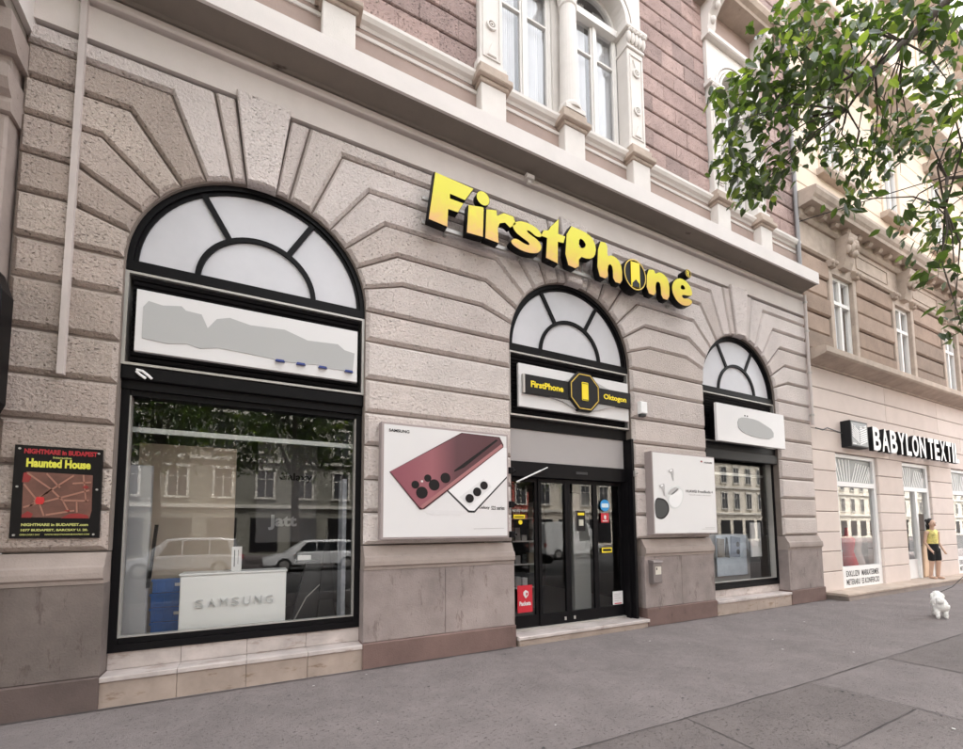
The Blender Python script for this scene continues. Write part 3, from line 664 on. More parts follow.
# --- white fascia boards in the louvres
def fascia_board(c, x0, x1, z0, z1, y, label):
    t = thing('fascia_sign', ((x0+x1)/2, .1, z0), label, 'sign')
    MB().cbox(x0, x1, y, y+.05, z0, z1, .004).build('board', SIGNWHITE, t)
    for x in (x0+.2, x1-.2): MB().box(x-.02, x+.02, y+.05, .16, z0+.1, z1-.1).build('bracket', BLACK, t)
    return t
s1 = fascia_board(CX[0], -1.12, 1.075, 3.48, 4.13, .03, 'long white fascia board with grey smudged lettering above the large left display window')
P = [(-1.06,3.62),(-.85,3.60),(-.68,3.63),(-.56,3.60),(-.4,3.64),(0,3.62),(.3,3.60),(.6,3.62),(.78,3.60),(1.02,3.60),(1.04,3.84),(.92,3.86),(.84,3.92),(.5,3.90),(.25,3.98),(-.1,3.96),(-.3,4.00),(-.42,3.96),(-.5,3.84),(-.56,3.98),(-.7,3.99),(-.74,4.03),(-.9,4.0),(-1.02,4.02),(-1.06,3.95)]
MB().prism(P, .024, .03).build('lettering', BLUR, s1)
nv = mat('navy_letter_foot', (.03,.05,.22), .5)
for x in (.16, .38, .62, .92): MB().prism([(x,3.585),(x+.1,3.585),(x+.09,3.606),(x+.01,3.606)], -.01, .028).build('letter_foot', nv, s1)
s3 = fascia_board(CX[2], 7.70, 9.93, 3.30, 4.04, -.16, 'short white fascia board with grey smudge hung over the right display window')
MB().prism(chaikin([(8.35,3.55),(8.9,3.45),(9.5,3.47),(9.52,3.66),(9.2,3.76),(8.95,3.83),(8.5,3.84),(8.33,3.78)]), -.168, -.16).build('lettering', BLUR, s3)
for x in (8.56, 8.64): MB().box(x, x+.03, -.166, -.16, 3.86, 3.885).build('accent', DARK, s3)
s2 = fascia_board(CX[1], 3.42, 5.62, 3.475, 4.14, .03, 'white fascia board with black ribbon and gold edged octagon above the entrance')
MB().prism([(3.85,3.83),(4.35,4.02),(4.62,4.10),(4.72,4.10),(5.1,3.98),(5.4,3.9),(5.4,3.72),(5.05,3.62),(4.72,3.53),(4.5,3.53),(4.2,3.64),(3.8,3.70)], -.005, .03).build('silver_wings', mat('silver_print', (.42,.41,.41), .4), s2)
MB().box(3.465, 3.498, -.025, .03, 3.675, 3.965).build('ribbon_end', SILVER, s2)
rb = MB().cbox(3.50, 4.34, -.025, .03, 3.675, 3.965, .004).build('ribbon', DARK, s2)
rb2 = MB().cbox(4.86, 5.62, -.025, .03, 3.69, 3.955, .004).build('ribbon', DARK, s2)
oc = lambda r: [(4.615+r*math.cos(R(a+22.5)), 3.835+r*math.sin(R(a+22.5))*1.02) for a in range(0,360,45)]
og = MB().prism(oc(.335), -.045, .03, .01, .01).build('octagon', DARK, s2)
for a in range(8):
    p, q = Vector(oc(.305)[a]), Vector(oc(.305)[(a+1)%8]); n = (Vector((4.615,3.835))-(p+q)/2).normalized()*.016
    MB().prism([tuple(p), tuple(q), tuple(q+n), tuple(p+n)], -.05, -.0455).build('gold_line', GOLD, og)
MB().prism(rrect(4.55,4.68,3.69,3.99,.015), -.053, -.0455).build('phone_emblem', YELLOW, og)
for z in (3.70, 3.965): MB().box(4.56, 4.67, -.056, -.0535, z, z+.008).build('emblem_line', DARK, og)
text('lettering', 'FirstPhone', 3.60, 4.20, 3.775, 3.875, -.027, YELLOW, rb, bold=.035)
text('lettering', 'Oktogon', 5.02, 5.52, 3.755, 3.87, -.027, YELLOW, rb2, bold=.035)

# --- phone billboard between left window and entrance
B = thing('billboard', (2.2, -.05, 1.5), 'white light box billboard showing burgundy and white phones left of the entrance', 'billboard')
bx0, bx1, bz0, bz1, by = 1.345, 3.13, 1.52, 2.98, -.14
MB().cbox(bx0, bx1, by, 0.01, bz0, bz1, .006).build('frame', FRAMEGREY, B)
pn = MB().box(bx0+.03, bx1-.03, by-.004, by, bz0+.03, bz1-.03).build('poster', SIGNWHITE, B)
def BP(u, v):   # poster coordinates 0..1 from the lower left corner
    return (bx0+.03+u*(bx1-bx0-.06), bz0+.03+v*(bz1-bz0-.06))
BURG = bpy.data.materials.new('burgundy_phone'); BURG.use_nodes = True
_t = BURG.node_tree; _b = _t.nodes['Principled BSDF']; _b.inputs['Roughness'].default_value = .35
_g = _t.nodes.new('ShaderNodeNewGeometry'); _s = _t.nodes.new('ShaderNodeSeparateXYZ'); _mr = _t.nodes.new('ShaderNodeMapRange'); _r = _t.nodes.new('ShaderNodeValToRGB')
_t.links.new(_g.outputs['Position'], _s.inputs[0]); _t.links.new(_s.outputs[0], _mr.inputs[0]); _mr.inputs[1].default_value = 1.5; _mr.inputs[2].default_value = 2.9
_t.links.new(_mr.outputs[0], _r.inputs[0]); _t.links.new(_r.outputs[0], _b.inputs['Base Color'])
_e = _r.color_ramp.elements; _e[0].color = (.23,.065,.09,1); _e[0].position = .05; _e[1].color = (.07,.022,.03,1); _e[1].position = .9; _q = _e.new(.35); _q.color = (.28,.095,.115,1); _q = _e.new(.6); _q.color = (.085,.032,.042,1)
BURGD = mat('burgundy_edge', (.055,.014,.022), .3); PHW = mat('phone_white', (.74,.73,.74), .4); PGREY = mat('print_grey', (.40,.385,.39), .5); PSH = mat('print_shadow', (.64,.62,.625), .5)
y = by-.004
def pp(name, pts, layer, m_, par=None): return flat(name, [BP(u, v) for u, v in pts], y-.0022*layer, m_, par or pn)
pp('phone_shadow', [(.28,.245),(.62,.24),(.72,.24),(.6,.20),(.35,.20)], 0, PSH)
pp('white_phone_edge', [(.47,.43),(.655,.225),(.71,.225),(1.0,.575),(1.0,.88),(.86,.88)], 0, DARKGREY)
pp('white_phone', [(.485,.435),(.66,.245),(.705,.242),(1.0,.595),(1.0,.88),(.86,.88)], 1, PHW)
pp('camera_island', [(.58,.37),(.665,.285),(.86,.48),(.79,.56)], 2, mat('print_light_grey', (.66,.65,.66), .5))
pp('burgundy_phone_edge', [(.04,.575),(.265,.245),(.30,.25),(.97,.885),(.97,.91),(.935,.985),(.60,.99)], 2, BURGD)
pp('burgundy_phone', [(.045,.577),(.262,.27),(.95,.915),(.925,.98),(.61,.985)], 3, BURG)
pp('phone_side', [(.262,.27),(.285,.255),(.965,.89),(.95,.915)], 4, mat('burgundy_side', (.34,.15,.155), .3))
pp('stylus', [(.535,.605),(.54,.625),(.62,.70),(.90,.955),(.92,.95),(.62,.655)], 4, DARK)
for (u, v, r_) in ((.23,.47,.030),(.28,.40,.045),(.325,.535,.028),(.375,.475,.043),(.465,.545,.040)):
    pp('camera_lens', [(u+r_*math.cos(R(a)), v+r_*1.22*math.sin(R(a))) for a in range(0,360,20)], 4, DARK)
for (u, v, r_) in ((.665,.36,.036),(.73,.425,.036),(.79,.49,.034)):
    pp('camera_lens', [(u+r_*math.cos(R(a)), v+r_*1.2*math.sin(R(a))) for a in range(0,360,20)], 4, DARK)
pp('flash', [(.273,.495),(.288,.495),(.288,.512),(.273,.512)], 5, SIGNWHITE)
text('lettering', 'SAMSUNG', *[BP(.035,0)[0], BP(.185,0)[0], BP(0,.935)[1], BP(0,.962)[1]], y-.002, DARK, pn, bold=.02)
for s_, u0, u1 in (('Galaxy', .745, .84), ('S22', .855, .895), ('series', .905, .975)): text('lettering', s_, BP(u0,0)[0], BP(u1,0)[0], BP(0,.255)[1], BP(0,.292)[1], y-.002, DARK, pn, bold=.012)
pp('small_print', [(.70,.068),(.97,.072),(.97,.076),(.70,.072)], 1, PGREY)

# --- earbuds billboard right of the entrance
B3 = thing('billboard', (6.75, -.05, 1.5), 'white light box billboard showing white earbuds case right of the entrance', 'billboard')
bx0, bx1, bz0, bz1, by = 5.93, 7.57, 1.53, 2.96, -.16
MB().cbox(bx0, bx1, by, .01, bz0, bz1, .006).build('frame', FRAMEGREY, B3)
pn = MB().box(bx0+.02, bx1-.02, by-.004, by, bz0+.02, bz1-.02).build('poster', SIGNWHITE, B3); y = by-.004
def ps_(nm, pts, la, m_): return pp(nm, chaikin(pts, 2), la, m_)
def pr_(nm, pts, la, m_):
    q = chaikin(pts, 2); return pp(nm, [(max(u, 0.), v) for u, v in q], la, m_)
PW2 = mat('case_grey', (.60,.61,.61), .4)
pr_('black_case', [(.0,.20),(.06,.165),(.13,.17),(.20,.23),(.225,.30),(.20,.38),(.14,.43),(.0,.44)], 0, DARK)
pr_('case_edge', [(.0,.22),(.055,.185),(.12,.19),(.18,.24),(.205,.30),(.18,.365),(.13,.41),(.0,.42)], 1, DARKGREY)
ps_('white_case', [(.19,.40),(.22,.33),(.30,.295),(.38,.32),(.44,.40),(.46,.50),(.44,.57),(.36,.60),(.24,.50)], 1, PW2)
ps_('white_case_face', [(.21,.40),(.235,.345),(.30,.315),(.37,.335),(.425,.41),(.44,.50),(.42,.55),(.35,.57),(.25,.48)], 2, PHW)
ps_('case_lid', [(.16,.47),(.18,.45),(.26,.47),(.39,.56),(.40,.60),(.33,.605),(.22,.55)], 2, PW2)
ps_('case_lid_inner', [(.19,.475),(.26,.485),(.37,.565),(.33,.585),(.24,.545)], 3, PGREY)
for k, (u, v) in enumerate(((.27,.76),(.12,.56))):
    ps_('earbud', [(u-.05,v+.03),(u-.03,v),(u,v+.01),(u+.02,v-.1),(u+.035,v-.1),(u+.04,v+.02),(u+.03,v+.06),(u,v+.05)], 3, PGREY)
    ps_('earbud_shine', [(u-.03,v+.025),(u-.02,v+.01),(u,v+.02),(u+.015,v+.03),(u+.01,v+.045),(u-.01,v+.04)], 4, PHW)
for k in range(5):
    a = k*36-72; cx_, cz_ = BP(.785,.935); flat('petal', [(cx_+.0*k, cz_), (cx_+.03*math.sin(R(a-14)), cz_+.035*math.cos(R(a-14))), (cx_+.03*math.sin(R(a+14)), cz_+.035*math.cos(R(a+14)))], y, mat('logo_red', (.25,.03,.04), .5), pn)
text('lettering', 'HUAWEI', BP(.83,0)[0], BP(.965,0)[0], BP(0,.925)[1], BP(0,.948)[1], y-.002, DARKGREY, pn, bold=.02)
for s_, u0, u1 in (('HUAWEI', .50, .675), ('FreeBuds', .70, .92), ('4', .935, .955)): text('lettering', s_, BP(u0,0)[0], BP(u1,0)[0], BP(0,.52)[1], BP(0,.555)[1], y-.002, DARKGREY, pn, bold=.008)
text('lettering', 'Open-fit comfort, clear sound', BP(.55,0)[0], BP(.915,0)[0], BP(0,.48)[1], BP(0,.498)[1], y-.002, PGREY, pn)
pp('small_print', [(.80,.055),(.97,.055),(.97,.06),(.80,.06)], 1, PGREY); pp('small_print', [(.74,.038),(.97,.038),(.97,.042),(.74,.042)], 1, PGREY)

# --- haunted house poster
B4 = thing('poster_board', (-1.6, -.03, 1.59), 'black poster board with red street map and Haunted House lettering at far left', 'poster')
bx0, bx1, bz0, bz1, by = -1.905, -1.295, 1.59, 2.435, -.035
pn = MB().prism([(-1.905,1.59),(-1.292,1.587),(-1.300,2.432),(-1.908,2.436)], by, .0).build('board', mat('poster_black', (.006,.005,.0055), .4, spec=.15), B4); y = by
def pq(name, pts, layer, m_): return flat(name, [(bx0+u*(bx1-bx0), bz0+v*(bz1-bz0)) for u, v in pts], y-.0022*layer, m_, pn)
def tq(s, u0, u1, v0, v1, m_, **k): return text('lettering', s, bx0+u0*.61, bx0+u1*.61, bz0+v0*.845, bz0+v1*.845, y-.002, m_, pn, **k)
MAPB = mat('poster_map', (.15,.062,.045), .4, var=.5, vscale=7); MAPR = mat('poster_map_red', (.22,.015,.015), .4); ROADP = mat('poster_road', (.30,.14,.10), .4); RTXT = mat('poster_red_text', (.36,.012,.022), .4); YTXT = mat('poster_yellow_text', (.62,.60,.06), .4); YT2 = mat('poster_pale_text', (.45,.45,.14), .4)
pq('map', [(.12,.225),(.88,.215),(.90,.30),(.89,.70),(.14,.715),(.11,.6)], 0, MAPB)
pq('map_stain', [(.11,.70),(.10,.60),(.17,.60),(.20,.66),(.16,.71)], 1, MAPR); pq('map_stain', [(.55,.215),(.87,.215),(.86,.25),(.75,.27),(.65,.265)], 1, MAPR); pq('map_stain', [(.12,.22),(.22,.22),(.24,.26),(.18,.29),(.12,.25)], 1, MAPR)
def rd(a, b, wd=.009):
    a, b = Vector(a), Vector(b); n = Vector((-(b-a).y, (b-a).x)).normalized()*wd; pq('map_road', [tuple(a-n), tuple(b-n), tuple(b+n), tuple(a+n)], 1.5, ROADP)
for a, b in (((.15,.70),(.42,.53)),((.12,.58),(.30,.38)),((.42,.53),(.56,.41)),((.24,.40),(.67,.69)),((.36,.70),(.52,.55)),((.13,.33),(.86,.53)),((.56,.41),(.64,.28)),((.56,.41),(.86,.41)),((.72,.41),(.73,.28)),((.30,.38),(.36,.24)),((.38,.25),(.70,.30)),((.78,.70),(.83,.40)),((.42,.53),(.20,.34)),((.66,.60),(.88,.62))): rd(a, b)
pq('map_marker', [(.255,.40),(.27,.365),(.34,.365),(.36,.40),(.35,.44),(.27,.445)], 3, mat('marker_red', (.45,.012,.015), .4)); pq('map_marker', [(.77,.56),(.82,.545),(.86,.56),(.82,.585)], 3, MAPR); pq('map_marker', [(.58,.30),(.63,.285),(.66,.31)], 3, MAPR)
tq('NIGHTMARE in BUDAPEST', .10, .93, .91, .965, RTXT, bold=.04); tq('Interactive', .42, .63, .868, .892, YT2, bold=.02); tq('Haunted House', .13, .86, .765, .86, YTXT, bold=.045)
tq('NIGHTMARE in BUDAPEST.com', .12, .87, .13, .16, YT2, bold=.04); tq('1077 BUDAPEST, BARCSAY U. 20.', .12, .87, .07, .10, YT2, bold=.04); tq('OPEN EVERY DAY', .11, .33, .03, .046, YT2, bold=.02); tq('WWW.NIGHTMAREINBUDAPEST.COM', .38, .89, .03, .046, YT2, bold=.02)
for u, v in ((.05,.96),(.95,.95),(.05,.55),(.95,.54),(.05,.035),(.94,.035)):
    MB().prism(disc(bx0+u*.61, bz0+v*.845, .009, .009, 10), y-.01, y).build('fixing_screw', SILVER, B4)

# ================================================================== SMALL THINGS ON THE WALL
o = tag(MB().box(-1.665, -1.615, -.05, .01, 3.13, 7.12).build('cable_duct', PIPE), 'pale square cable duct running down the left pier', 'duct')
dp = thing('downpipe', (11.27, -.1, 3.9), 'slim pale downpipe on the right corner between the two buildings', 'pipe')
MB().tube([(11.255,-.06,7.1),(11.255,-.06,6.0),(11.26,-.06,4.0)], .035, 10).build('pipe', PIPE, dp)
for z in (4.2, 5.2, 6.2, 6.9): MB().lathe([(.036,z),(.047,z),(.047,z+.04),(.036,z+.04)], (11.257,-.06), 12).build('pipe_clip', SILVER, dp)
MB().tube([(11.25,.0,13.8),(11.25,.0,7.6)], .05, 10).build('upper_pipe', mat('zinc', (.22,.21,.21), .5, .4), dp)
tag(MB().cbox(-.12+3.64, .0+3.66, -.14, -.04, 7.03, 7.1, .01).box(3.56, 3.62, -.1, -.05, 6.98, 7.03).build('wall_sensor', CREAMSTONE), 'small pale sensor box under the cornice above the yellow letters', 'sensor')
wb = thing('alarm_box', (5.86, -.03, 3.6), 'small white alarm box on the pier right of the entrance sign', 'alarm')
MB().cbox(5.80, 5.955, -.09, .01, 3.62, 3.83, .012).build('case', WHITE, wb); MB().prism([(5.82,3.575),(5.93,3.575),(5.945,3.618),(5.81,3.618)], -.075, .0, .008, .01).build('lens', DARKGREY, wb)
ic = thing('letter_box', (5.98, -.06, .72), 'small grey metal letter box on the plinth below the earbuds billboard', 'letter box')
MB().cbox(5.885, 6.09, -.16, -.045, .715, 1.06, .012).build('case', mat('letter_box_metal', (.20,.17,.165), .45, .3), ic); MB().profx([(-.045,1.062),(-.175,1.062),(-.165,1.09),(-.045,1.105)], 5.875, 6.10).build('lid', mat('letter_box_lid', (.23,.195,.19), .45, .3), ic)
pl_ = MB().box(5.925, 6.06, -.163, -.16, .86, .99).build('name_plate', mat('paper_cream', (.56,.52,.45), .6), ic); MB().box(5.94, 5.965, -.165, -.1632, .935, .975).build('mark', DARK, pl_)
tag(MB().tube([(3.36,.03,2.33),(3.70,-.10,2.50)], .012, 8).tube([(3.70,-.10,2.50),(3.80,-.14,2.55)], .008, 6).build('stay_rod', WHITE), 'thin white stay rod sticking up in front of the door head', 'rod')
for i, (x, z, lb) in enumerate(((3.21,2.44,'top'),(3.215,1.95,'middle'),(3.22,1.52,'bottom'))):
    tag(MB().cbox(x-.02, x+.06, -.06, .0, z, z+.09, .008).tube([(x+.06,-.03,z+.045),(x+.1,-.03,z+.045)], .015, 8).build('shutter_catch', BLACK), lb+' black shutter catch on the stone jamb left of the entrance', 'catch', 'shutter catches left of the entrance')
tag(MB().cbox(5.655, 5.70, -.05, .02, 2.52, 2.62, .008).tube([(5.68,-.05,2.57),(5.68,-.08,2.57)], .014, 8).build('shutter_catch', SILVER), 'small grey catch on the jamb right of the grey door panel', 'catch')
cw = thing('key_tag', (-1.0, .08, 3.2), 'scrap of white ribbon hanging on the black bar under the left fascia board', 'ribbon')
MB().tube([(-1.10,.085,3.30),(-1.05,.075,3.29),(-1.0,.08,3.25),(-.97,.085,3.22)], .013, 6).tube([(-1.10,.085,3.28),(-1.07,.075,3.25),(-1.02,.075,3.215)], .013, 6).build('strip', WHITE, cw)
lb = thing('wall_lantern', (-2.0, -.3, 2.6), 'black metal box lantern at the left picture edge beside the portal', 'lantern')
MB().prism([(-2.12,2.62),(-1.985,2.60),(-1.93,2.75),(-1.93,3.70),(-1.995,3.90),(-2.12,3.92)], -.42, -.2, .008, .01).build('body', BLACK, lb)
MB().tube([(-2.04,-.2,3.5),(-2.04,-.02,3.55)], .02, 8).build('bracket', BLACK, lb)
MB().box(-2.1, -1.96, -.426, -.42, 2.75, 3.6).build('pane', DARKGREY, lb)
tag(MB().tube([(11.42,.03,9.05),(14.5,-3.0,9.75),(20,-8.2,11.0)], .012, 6).build('street_wire', DARK), 'thin dark span wire reaching from the wall hook across the street', 'wire')

# ================================================================== IN THE LEFT DISPLAY WINDOW
dc = thing('display_counter', (-.17, .7, .44), 'white display counter with raised lettering in the left window', 'counter')
MB().cbox(-.715, .37, .62, 1.0, .44, 1.14, .008).build('body', SIGNBACK, dc); MB().cbox(-.725, .38, .61, 1.01, 1.142, 1.165, .004).build('top', SIGNBACK, dc)
for ch, (a, b) in zip('SAMSUNG', [(-.56+i*.118, -.56+i*.118+.078) for i in range(7)]): text('raised_letter', ch, a, b, .775, .87, .607, mat('raised_letter_grey', (.55,.55,.56), .4), dc, ext=.012, bold=.0)
cc = thing('price_card', (-.17, .72, 1.165), 'tall white price card standing on the display counter', 'card')
MB().box(-.225, -.12, .70, .712, 1.167, 1.46).build('card', SIGNWHITE, cc); MB().box(-.20, -.19, .698, .6995, 1.22, 1.42).build('print', DARKGREY, cc); MB().box(-.16, -.155, .698, .6995, 1.25, 1.42).build('print', DARKGREY, cc)
cb_ = MB().box(0,.42,0,.3,0,.012).box(0,.42,0,.012,.012,.16).box(0,.42,.288,.3,.012,.16).box(0,.012,.012,.288,.012,.16).box(.408,.42,.012,.288,.012,.16).box(-.012,.432,-.012,.0,.13,.16)
for i in range(5): cb_.box(.03+i*.085, .04+i*.085, -.008, .0, .02, .13)
crm = cb_.mesh('crate', BLUECRATE)
clm = MB().box(.28,.36,-.014,-.009,.07,.105).mesh('crate_label', SIGNWHITE)
for i in range(4):
    dz = .44+i*.166; pos = ['bottom', 'second from bottom', 'third from bottom', 'topmost'][i]
    t = thing('plastic_crate', (-.95, .95, dz), pos+' blue plastic crate of the stack left of the white counter', 'crate', 'blue crates in the left window')
    link('crate_shell', crm, t, (-1.02+random.uniform(-.01,.01), .95, dz)); link('crate_label', clm, t, (-1.02-.06*(i % 2), .95, dz))
tag(MB().cbox(-1.21, -.98, .42, .50, .44, 2.36, .01).build('light_pylon', mat('pylon_grey', (.30,.295,.31), .4)), 'slim grey upright display pylon at the left edge of the left window', 'pylon')
tag(MB().box(-1.17, 1.14, .40, .44, 2.71, 2.765).build('light_bar', mat('bar_aluminium', (.52,.53,.54), .35, .3)), 'long pale aluminium bar across the top of the left window', 'bar')
tag(MB().box(-1.21, -.22, 1.02, 1.05, .44, 2.7).build('back_panel', TAN), 'brown back panel behind the blue crates in the left window', 'panel')
bp_ = thing('display_poster', (.35, 1.2, .44), 'black hanging poster with dark Galaxy lettering in the left window', 'poster')
MB().box(.02, .74, .98, 1.0, 1.5, 2.85).build('sheet', mat('poster_sheet', (.05,.047,.05), .6), bp_); text('lettering', 'Galaxy', .27, .68, 2.29, 2.42, .977, mat('poster_letter', (.004,.004,.004), .6, spec=.1), bp_, bold=.02)
text('lettering', 'Jatt', .16, .5, 1.66, 1.86, .977, mat('poster_grey_letter', (.22,.22,.23), .4), bp_, bold=.04)
ms = thing('phone_stand', (.55, .8, .44), 'dark sloping phone stand right of the white display counter', 'stand')
MB().prism([(.44,.45),(.98,.45),(.98,1.2),(.62,1.22)], .85, 1.0).build('panel', mat('stand_black', (.02,.02,.022), .3), ms); MB().tube([(.46,.8,.46),(.62,.8,.78),(.80,.82,.95)], .008, 6).build('edge_strip', SILVER, ms)
MB().box(.52, .68, .9, .97, 1.26, 1.32).build('device', SIGNWHITE, ms); MB().box(.50, .78, .85, 1.0, 1.222, 1.258).build('shelf', DARKGREY, ms)
tag(MB().box(.98, 1.03, .36, .66, .44, 2.3).build('side_poster', mat('side_poster', (.30,.31,.35), .35, var=.4, vscale=4)), 'narrow bluish display poster at the right edge of the left window', 'poster')

tag(MB().prism([(-.985,1.05),(-.955,1.05),(-.905,1.72),(-.935,1.72)], .40, .43).build('black_bar', BLACK), 'black slanting bar beside the grey pylon in the left window', 'bar')
ez = thing('easel', (.86, .75, .44), 'dark tripod easel at the right of the left window', 'easel')
for q in ((.74,.70,.44),(.98,.70,.44),(.86,.95,.44)): MB().tube([q, (.86,.8,1.7)], .012, 6).build('leg', BLACK, ez)
MB().prism([(.76,.75),(.96,.75),(.87,1.6),(.85,1.6)], .70, .715).build('board', BLACK2, ez)
# ================================================================== DOOR STICKERS
st = tag(MB().box(3.46, 3.72, .215, .222, .40, .80).build('courier_sign', RED), 'red sign with white parcel emblem at the bottom left of the glass entrance', 'sign')
text('lettering', 'Packeta', 3.49, 3.69, .50, .565, .213, SIGNWHITE, st, bold=.04)
MB().prism([(3.56,.66),(3.60,.605),(3.645,.65),(3.65,.70),(3.60,.73),(3.56,.70)], .2115, .2145).build('emblem', SIGNWHITE, st); MB().prism([(3.605,.64),(3.63,.655),(3.635,.69),(3.605,.69)], .2095, .211).build('emblem_mark', RED, st)
def sticker(name, poly, mt, label, extra=()):
    o = tag(MB().prism(poly, .235, .241).build(name, mt), label, 'sticker')
    for p, mt2 in extra: MB().prism(p, .231, .2345).build('print', mt2, o)
    return o
sticker('round_sticker', disc(5.21,2.03,.10,.10,22), BLUEST, 'round blue sticker on the right glass of the entrance', [(rrect(5.135,5.285,1.995,2.065,.02), mat('sticker_pale', (.55,.68,.75), .4))])
sticker('square_sticker', rrect(5.12,5.29,1.74,1.90,.01), RED, 'small red square sticker under the round blue one', [([(5.19,1.80),(5.22,1.79),(5.23,1.85),(5.205,1.87),(5.18,1.85)], SIGNWHITE), (rrect(5.15,5.26,1.76,1.775,.004), SIGNWHITE)])
sticker('notice_sticker', rrect(5.12,5.34,1.235,1.32,.01), YELLOW, 'yellow notice strip on the right glass of the entrance', [(rrect(5.14,5.32,1.26,1.3,.008), DARK)])
sticker('paper_notice', rrect(5.33,5.55,.36,.58,.005), SIGNWHITE, 'white paper notice at the bottom right of the entrance glass', [(rrect(5.36,5.52,.37,.385,.003), RED), (rrect(5.36,5.50,.46,.468,.002), PGREY), (rrect(5.36,5.47,.50,.508,.002), PGREY), (rrect(5.36,5.50,.53,.538,.002), PGREY), (rrect(5.36,5.45,.42,.428,.002), PGREY)])
sticker('left_notice', rrect(3.42,3.62,1.80,1.86,.008), YELLOW, 'yellow notice strip on the far left glass of the entrance', [(rrect(3.44,3.60,1.82,1.835,.004), DARK)])
sticker('left_round_notice', disc(3.54,1.745,.035,.035,14), YELLOW, 'small yellow dot sticker under the left yellow strip')
dc2 = thing('door_poster', (4.68, .22, 1.58), 'black notice card with yellow heading on the sliding door leaf', 'notice')
MB().box(4.60, 4.77, .222, .226, 1.60, 1.93).build('card', DARK, dc2); MB().box(4.62, 4.75, .219, .2215, 1.86, 1.90).build('heading', YELLOW, dc2); MB().box(4.64, 4.73, .219, .2215, 1.69, 1.79).build('panel', mat('card_pale', (.5,.48,.4), .5), dc2)
sf = thing('product_shelf', (4.45, 2.1, .08), 'white product shelf with small boxes inside behind the sliding doors', 'shelf')
for q in (3.95, 4.97): MB().box(q, q+.03, 2.0, 2.3, .08, 2.2).build('upright', PHW, sf)
for r_ in range(4):
    z = .5+r_*.45; MB().box(3.98, 4.97, 2.0, 2.3, z, z+.025).build('board', PHW, sf)
    for k in range(6):
        h_ = random.uniform(.1,.26); MB().box(4.02+k*.155, 4.13+k*.155, 2.03, 2.15, z+.027, z+.027+h_).build('product_box', [PGREY, DARKGREY, PHW, PGREY, TAN, DARKGREY][(k*5+r_*3) % 6], sf)
tag(MB().cbox(5.12, 5.5, 1.0, 1.3, .1, 2.3, .01).build('door_side_panel', mat('pale_interior', (.33,.325,.32), .5)), 'pale panel standing inside behind the right entrance glass', 'panel')
tag(MB().box(3.4, 4.2, 1.6, 2.4, .08, 1.05).build('service_desk', mat('desk_black', (.02,.02,.02), .3)), 'black service desk inside behind the entrance doors', 'desk')

# ================================================================== IN THE RIGHT DISPLAY WINDOW
d3 = thing('display_case', (8.9, .7, .42), 'grey display case with tall phone poster in the right window', 'display')
MB().cbox(8.25, 9.75, .66, 1.05, .44, 1.5, .01).build('case', mat('case_grey_paint', (.22,.215,.22), .45), d3)
MB().box(8.55, 9.55, .60, .62, .62, 1.48).build('phone_poster', mat('poster_blue_grey', (.42,.47,.55), .4, var=.3, vscale=2.5), d3)
MB().prism([(8.98,1.02),(9.30,1.00),(9.34,1.42),(9.02,1.46)], .585, .598).build('phone_print', mat('phone_blue', (.16,.19,.26), .3), d3)
for z in (1.28, 1.12): MB().prism(disc(9.24,z,.055,.055,14), .58, .5845).build('lens_print', DARK, d3)
MB().prism([(8.80,1.02),(8.95,1.0),(8.90,1.42),(8.86,1.44)], .585, .598).build('phone_side_print', DARK, d3); MB().prism([(8.56,1.02),(8.79,1.02),(8.79,1.4),(8.56,1.42)], .585, .598).build('box_print', mat('box_taupe', (.16,.14,.125), .4), d3)
t20 = thing('price_shelf', (8.0, .6, .42), 'small table with a large white number sign in the right window', 'table')
MB().cbox(7.72, 8.2, .5, .9, 1.02, 1.06, .006).build('top', SIGNWHITE, t20); text('number', '20', 7.80, 8.14, 1.065, 1.32, .6, SIGNWHITE, t20, ext=.01, bold=.06)
for x in (7.76, 8.12):
    for yy in (.54, .84): MB().box(x, x+.03, yy, yy+.03, .44, 1.02).build('leg', DARKGREY, t20)
tag(MB().box(7.6, 10.0, .42, .46, 2.75, 2.80).build('light_bar', mat('bar_aluminium', (.5,.5,.5), .4)), 'pale aluminium bar across the top of the right window', 'bar')
tag(MB().box(9.6, 9.95, .5, .53, 1.0, 1.75).build('white_stand', SIGNWHITE), 'small white stand board at the right of the right window', 'board')

# ================================================================== THE NEIGHBOURING BUILDING
NB = thing('neighbour_building', (20, .5, 0), 'pale rendered neighbouring building with textile shop, brown stone first floor and cream upper floors', 'building')
NX0, NX1 = 11.37, 36.0; NY = .05
ZJ = [5.50, 4.99, 4.49, 3.97, 3.46, 2.98, 2.49, 2.0, 1.52, 1.06, .59, .13]
OP = [(12.40, 14.50), (15.95, 17.75), (19.35, 21.35), (22.9, 24.8), (26.4, 28.4), (29.9, 31.9)]
nbi = 0
for za, zb in zip(ZJ, ZJ[1:]):
    if zb >= 3.45:
        xs = [NX0, 15.2, 18.6, 22.1, 25.5, 29.0, NX1] if int(za*2) % 2 else [NX0, 16.9, 20.3, 23.8, 27.2, NX1]
        seg = list(zip(xs, xs[1:]))
    else:
        e = [NX0]+[v for p in OP for v in p]+[NX1]; seg = list(zip(e[::2], e[1::2]))
    for a, b in seg:
        MB().cbox(a+.001, b-.001, NY, NY+.35, zb+.008, za-.008, .012).build('plaster_block', B2WALL[nbi % 3], NB); nbi += 1
NM = MB().box(NX0, NX1, NY+.02, NY+.34, 3.45, 5.52)
e = [NX0]+[v for p in OP for v in p]+[NX1]
for a, b in zip(e[::2], e[1::2]): NM.box(a+.004, b-.004, NY+.02, NY+.34, -.02, 3.45)
NM.build('joint_wall', MORTAR, NB)
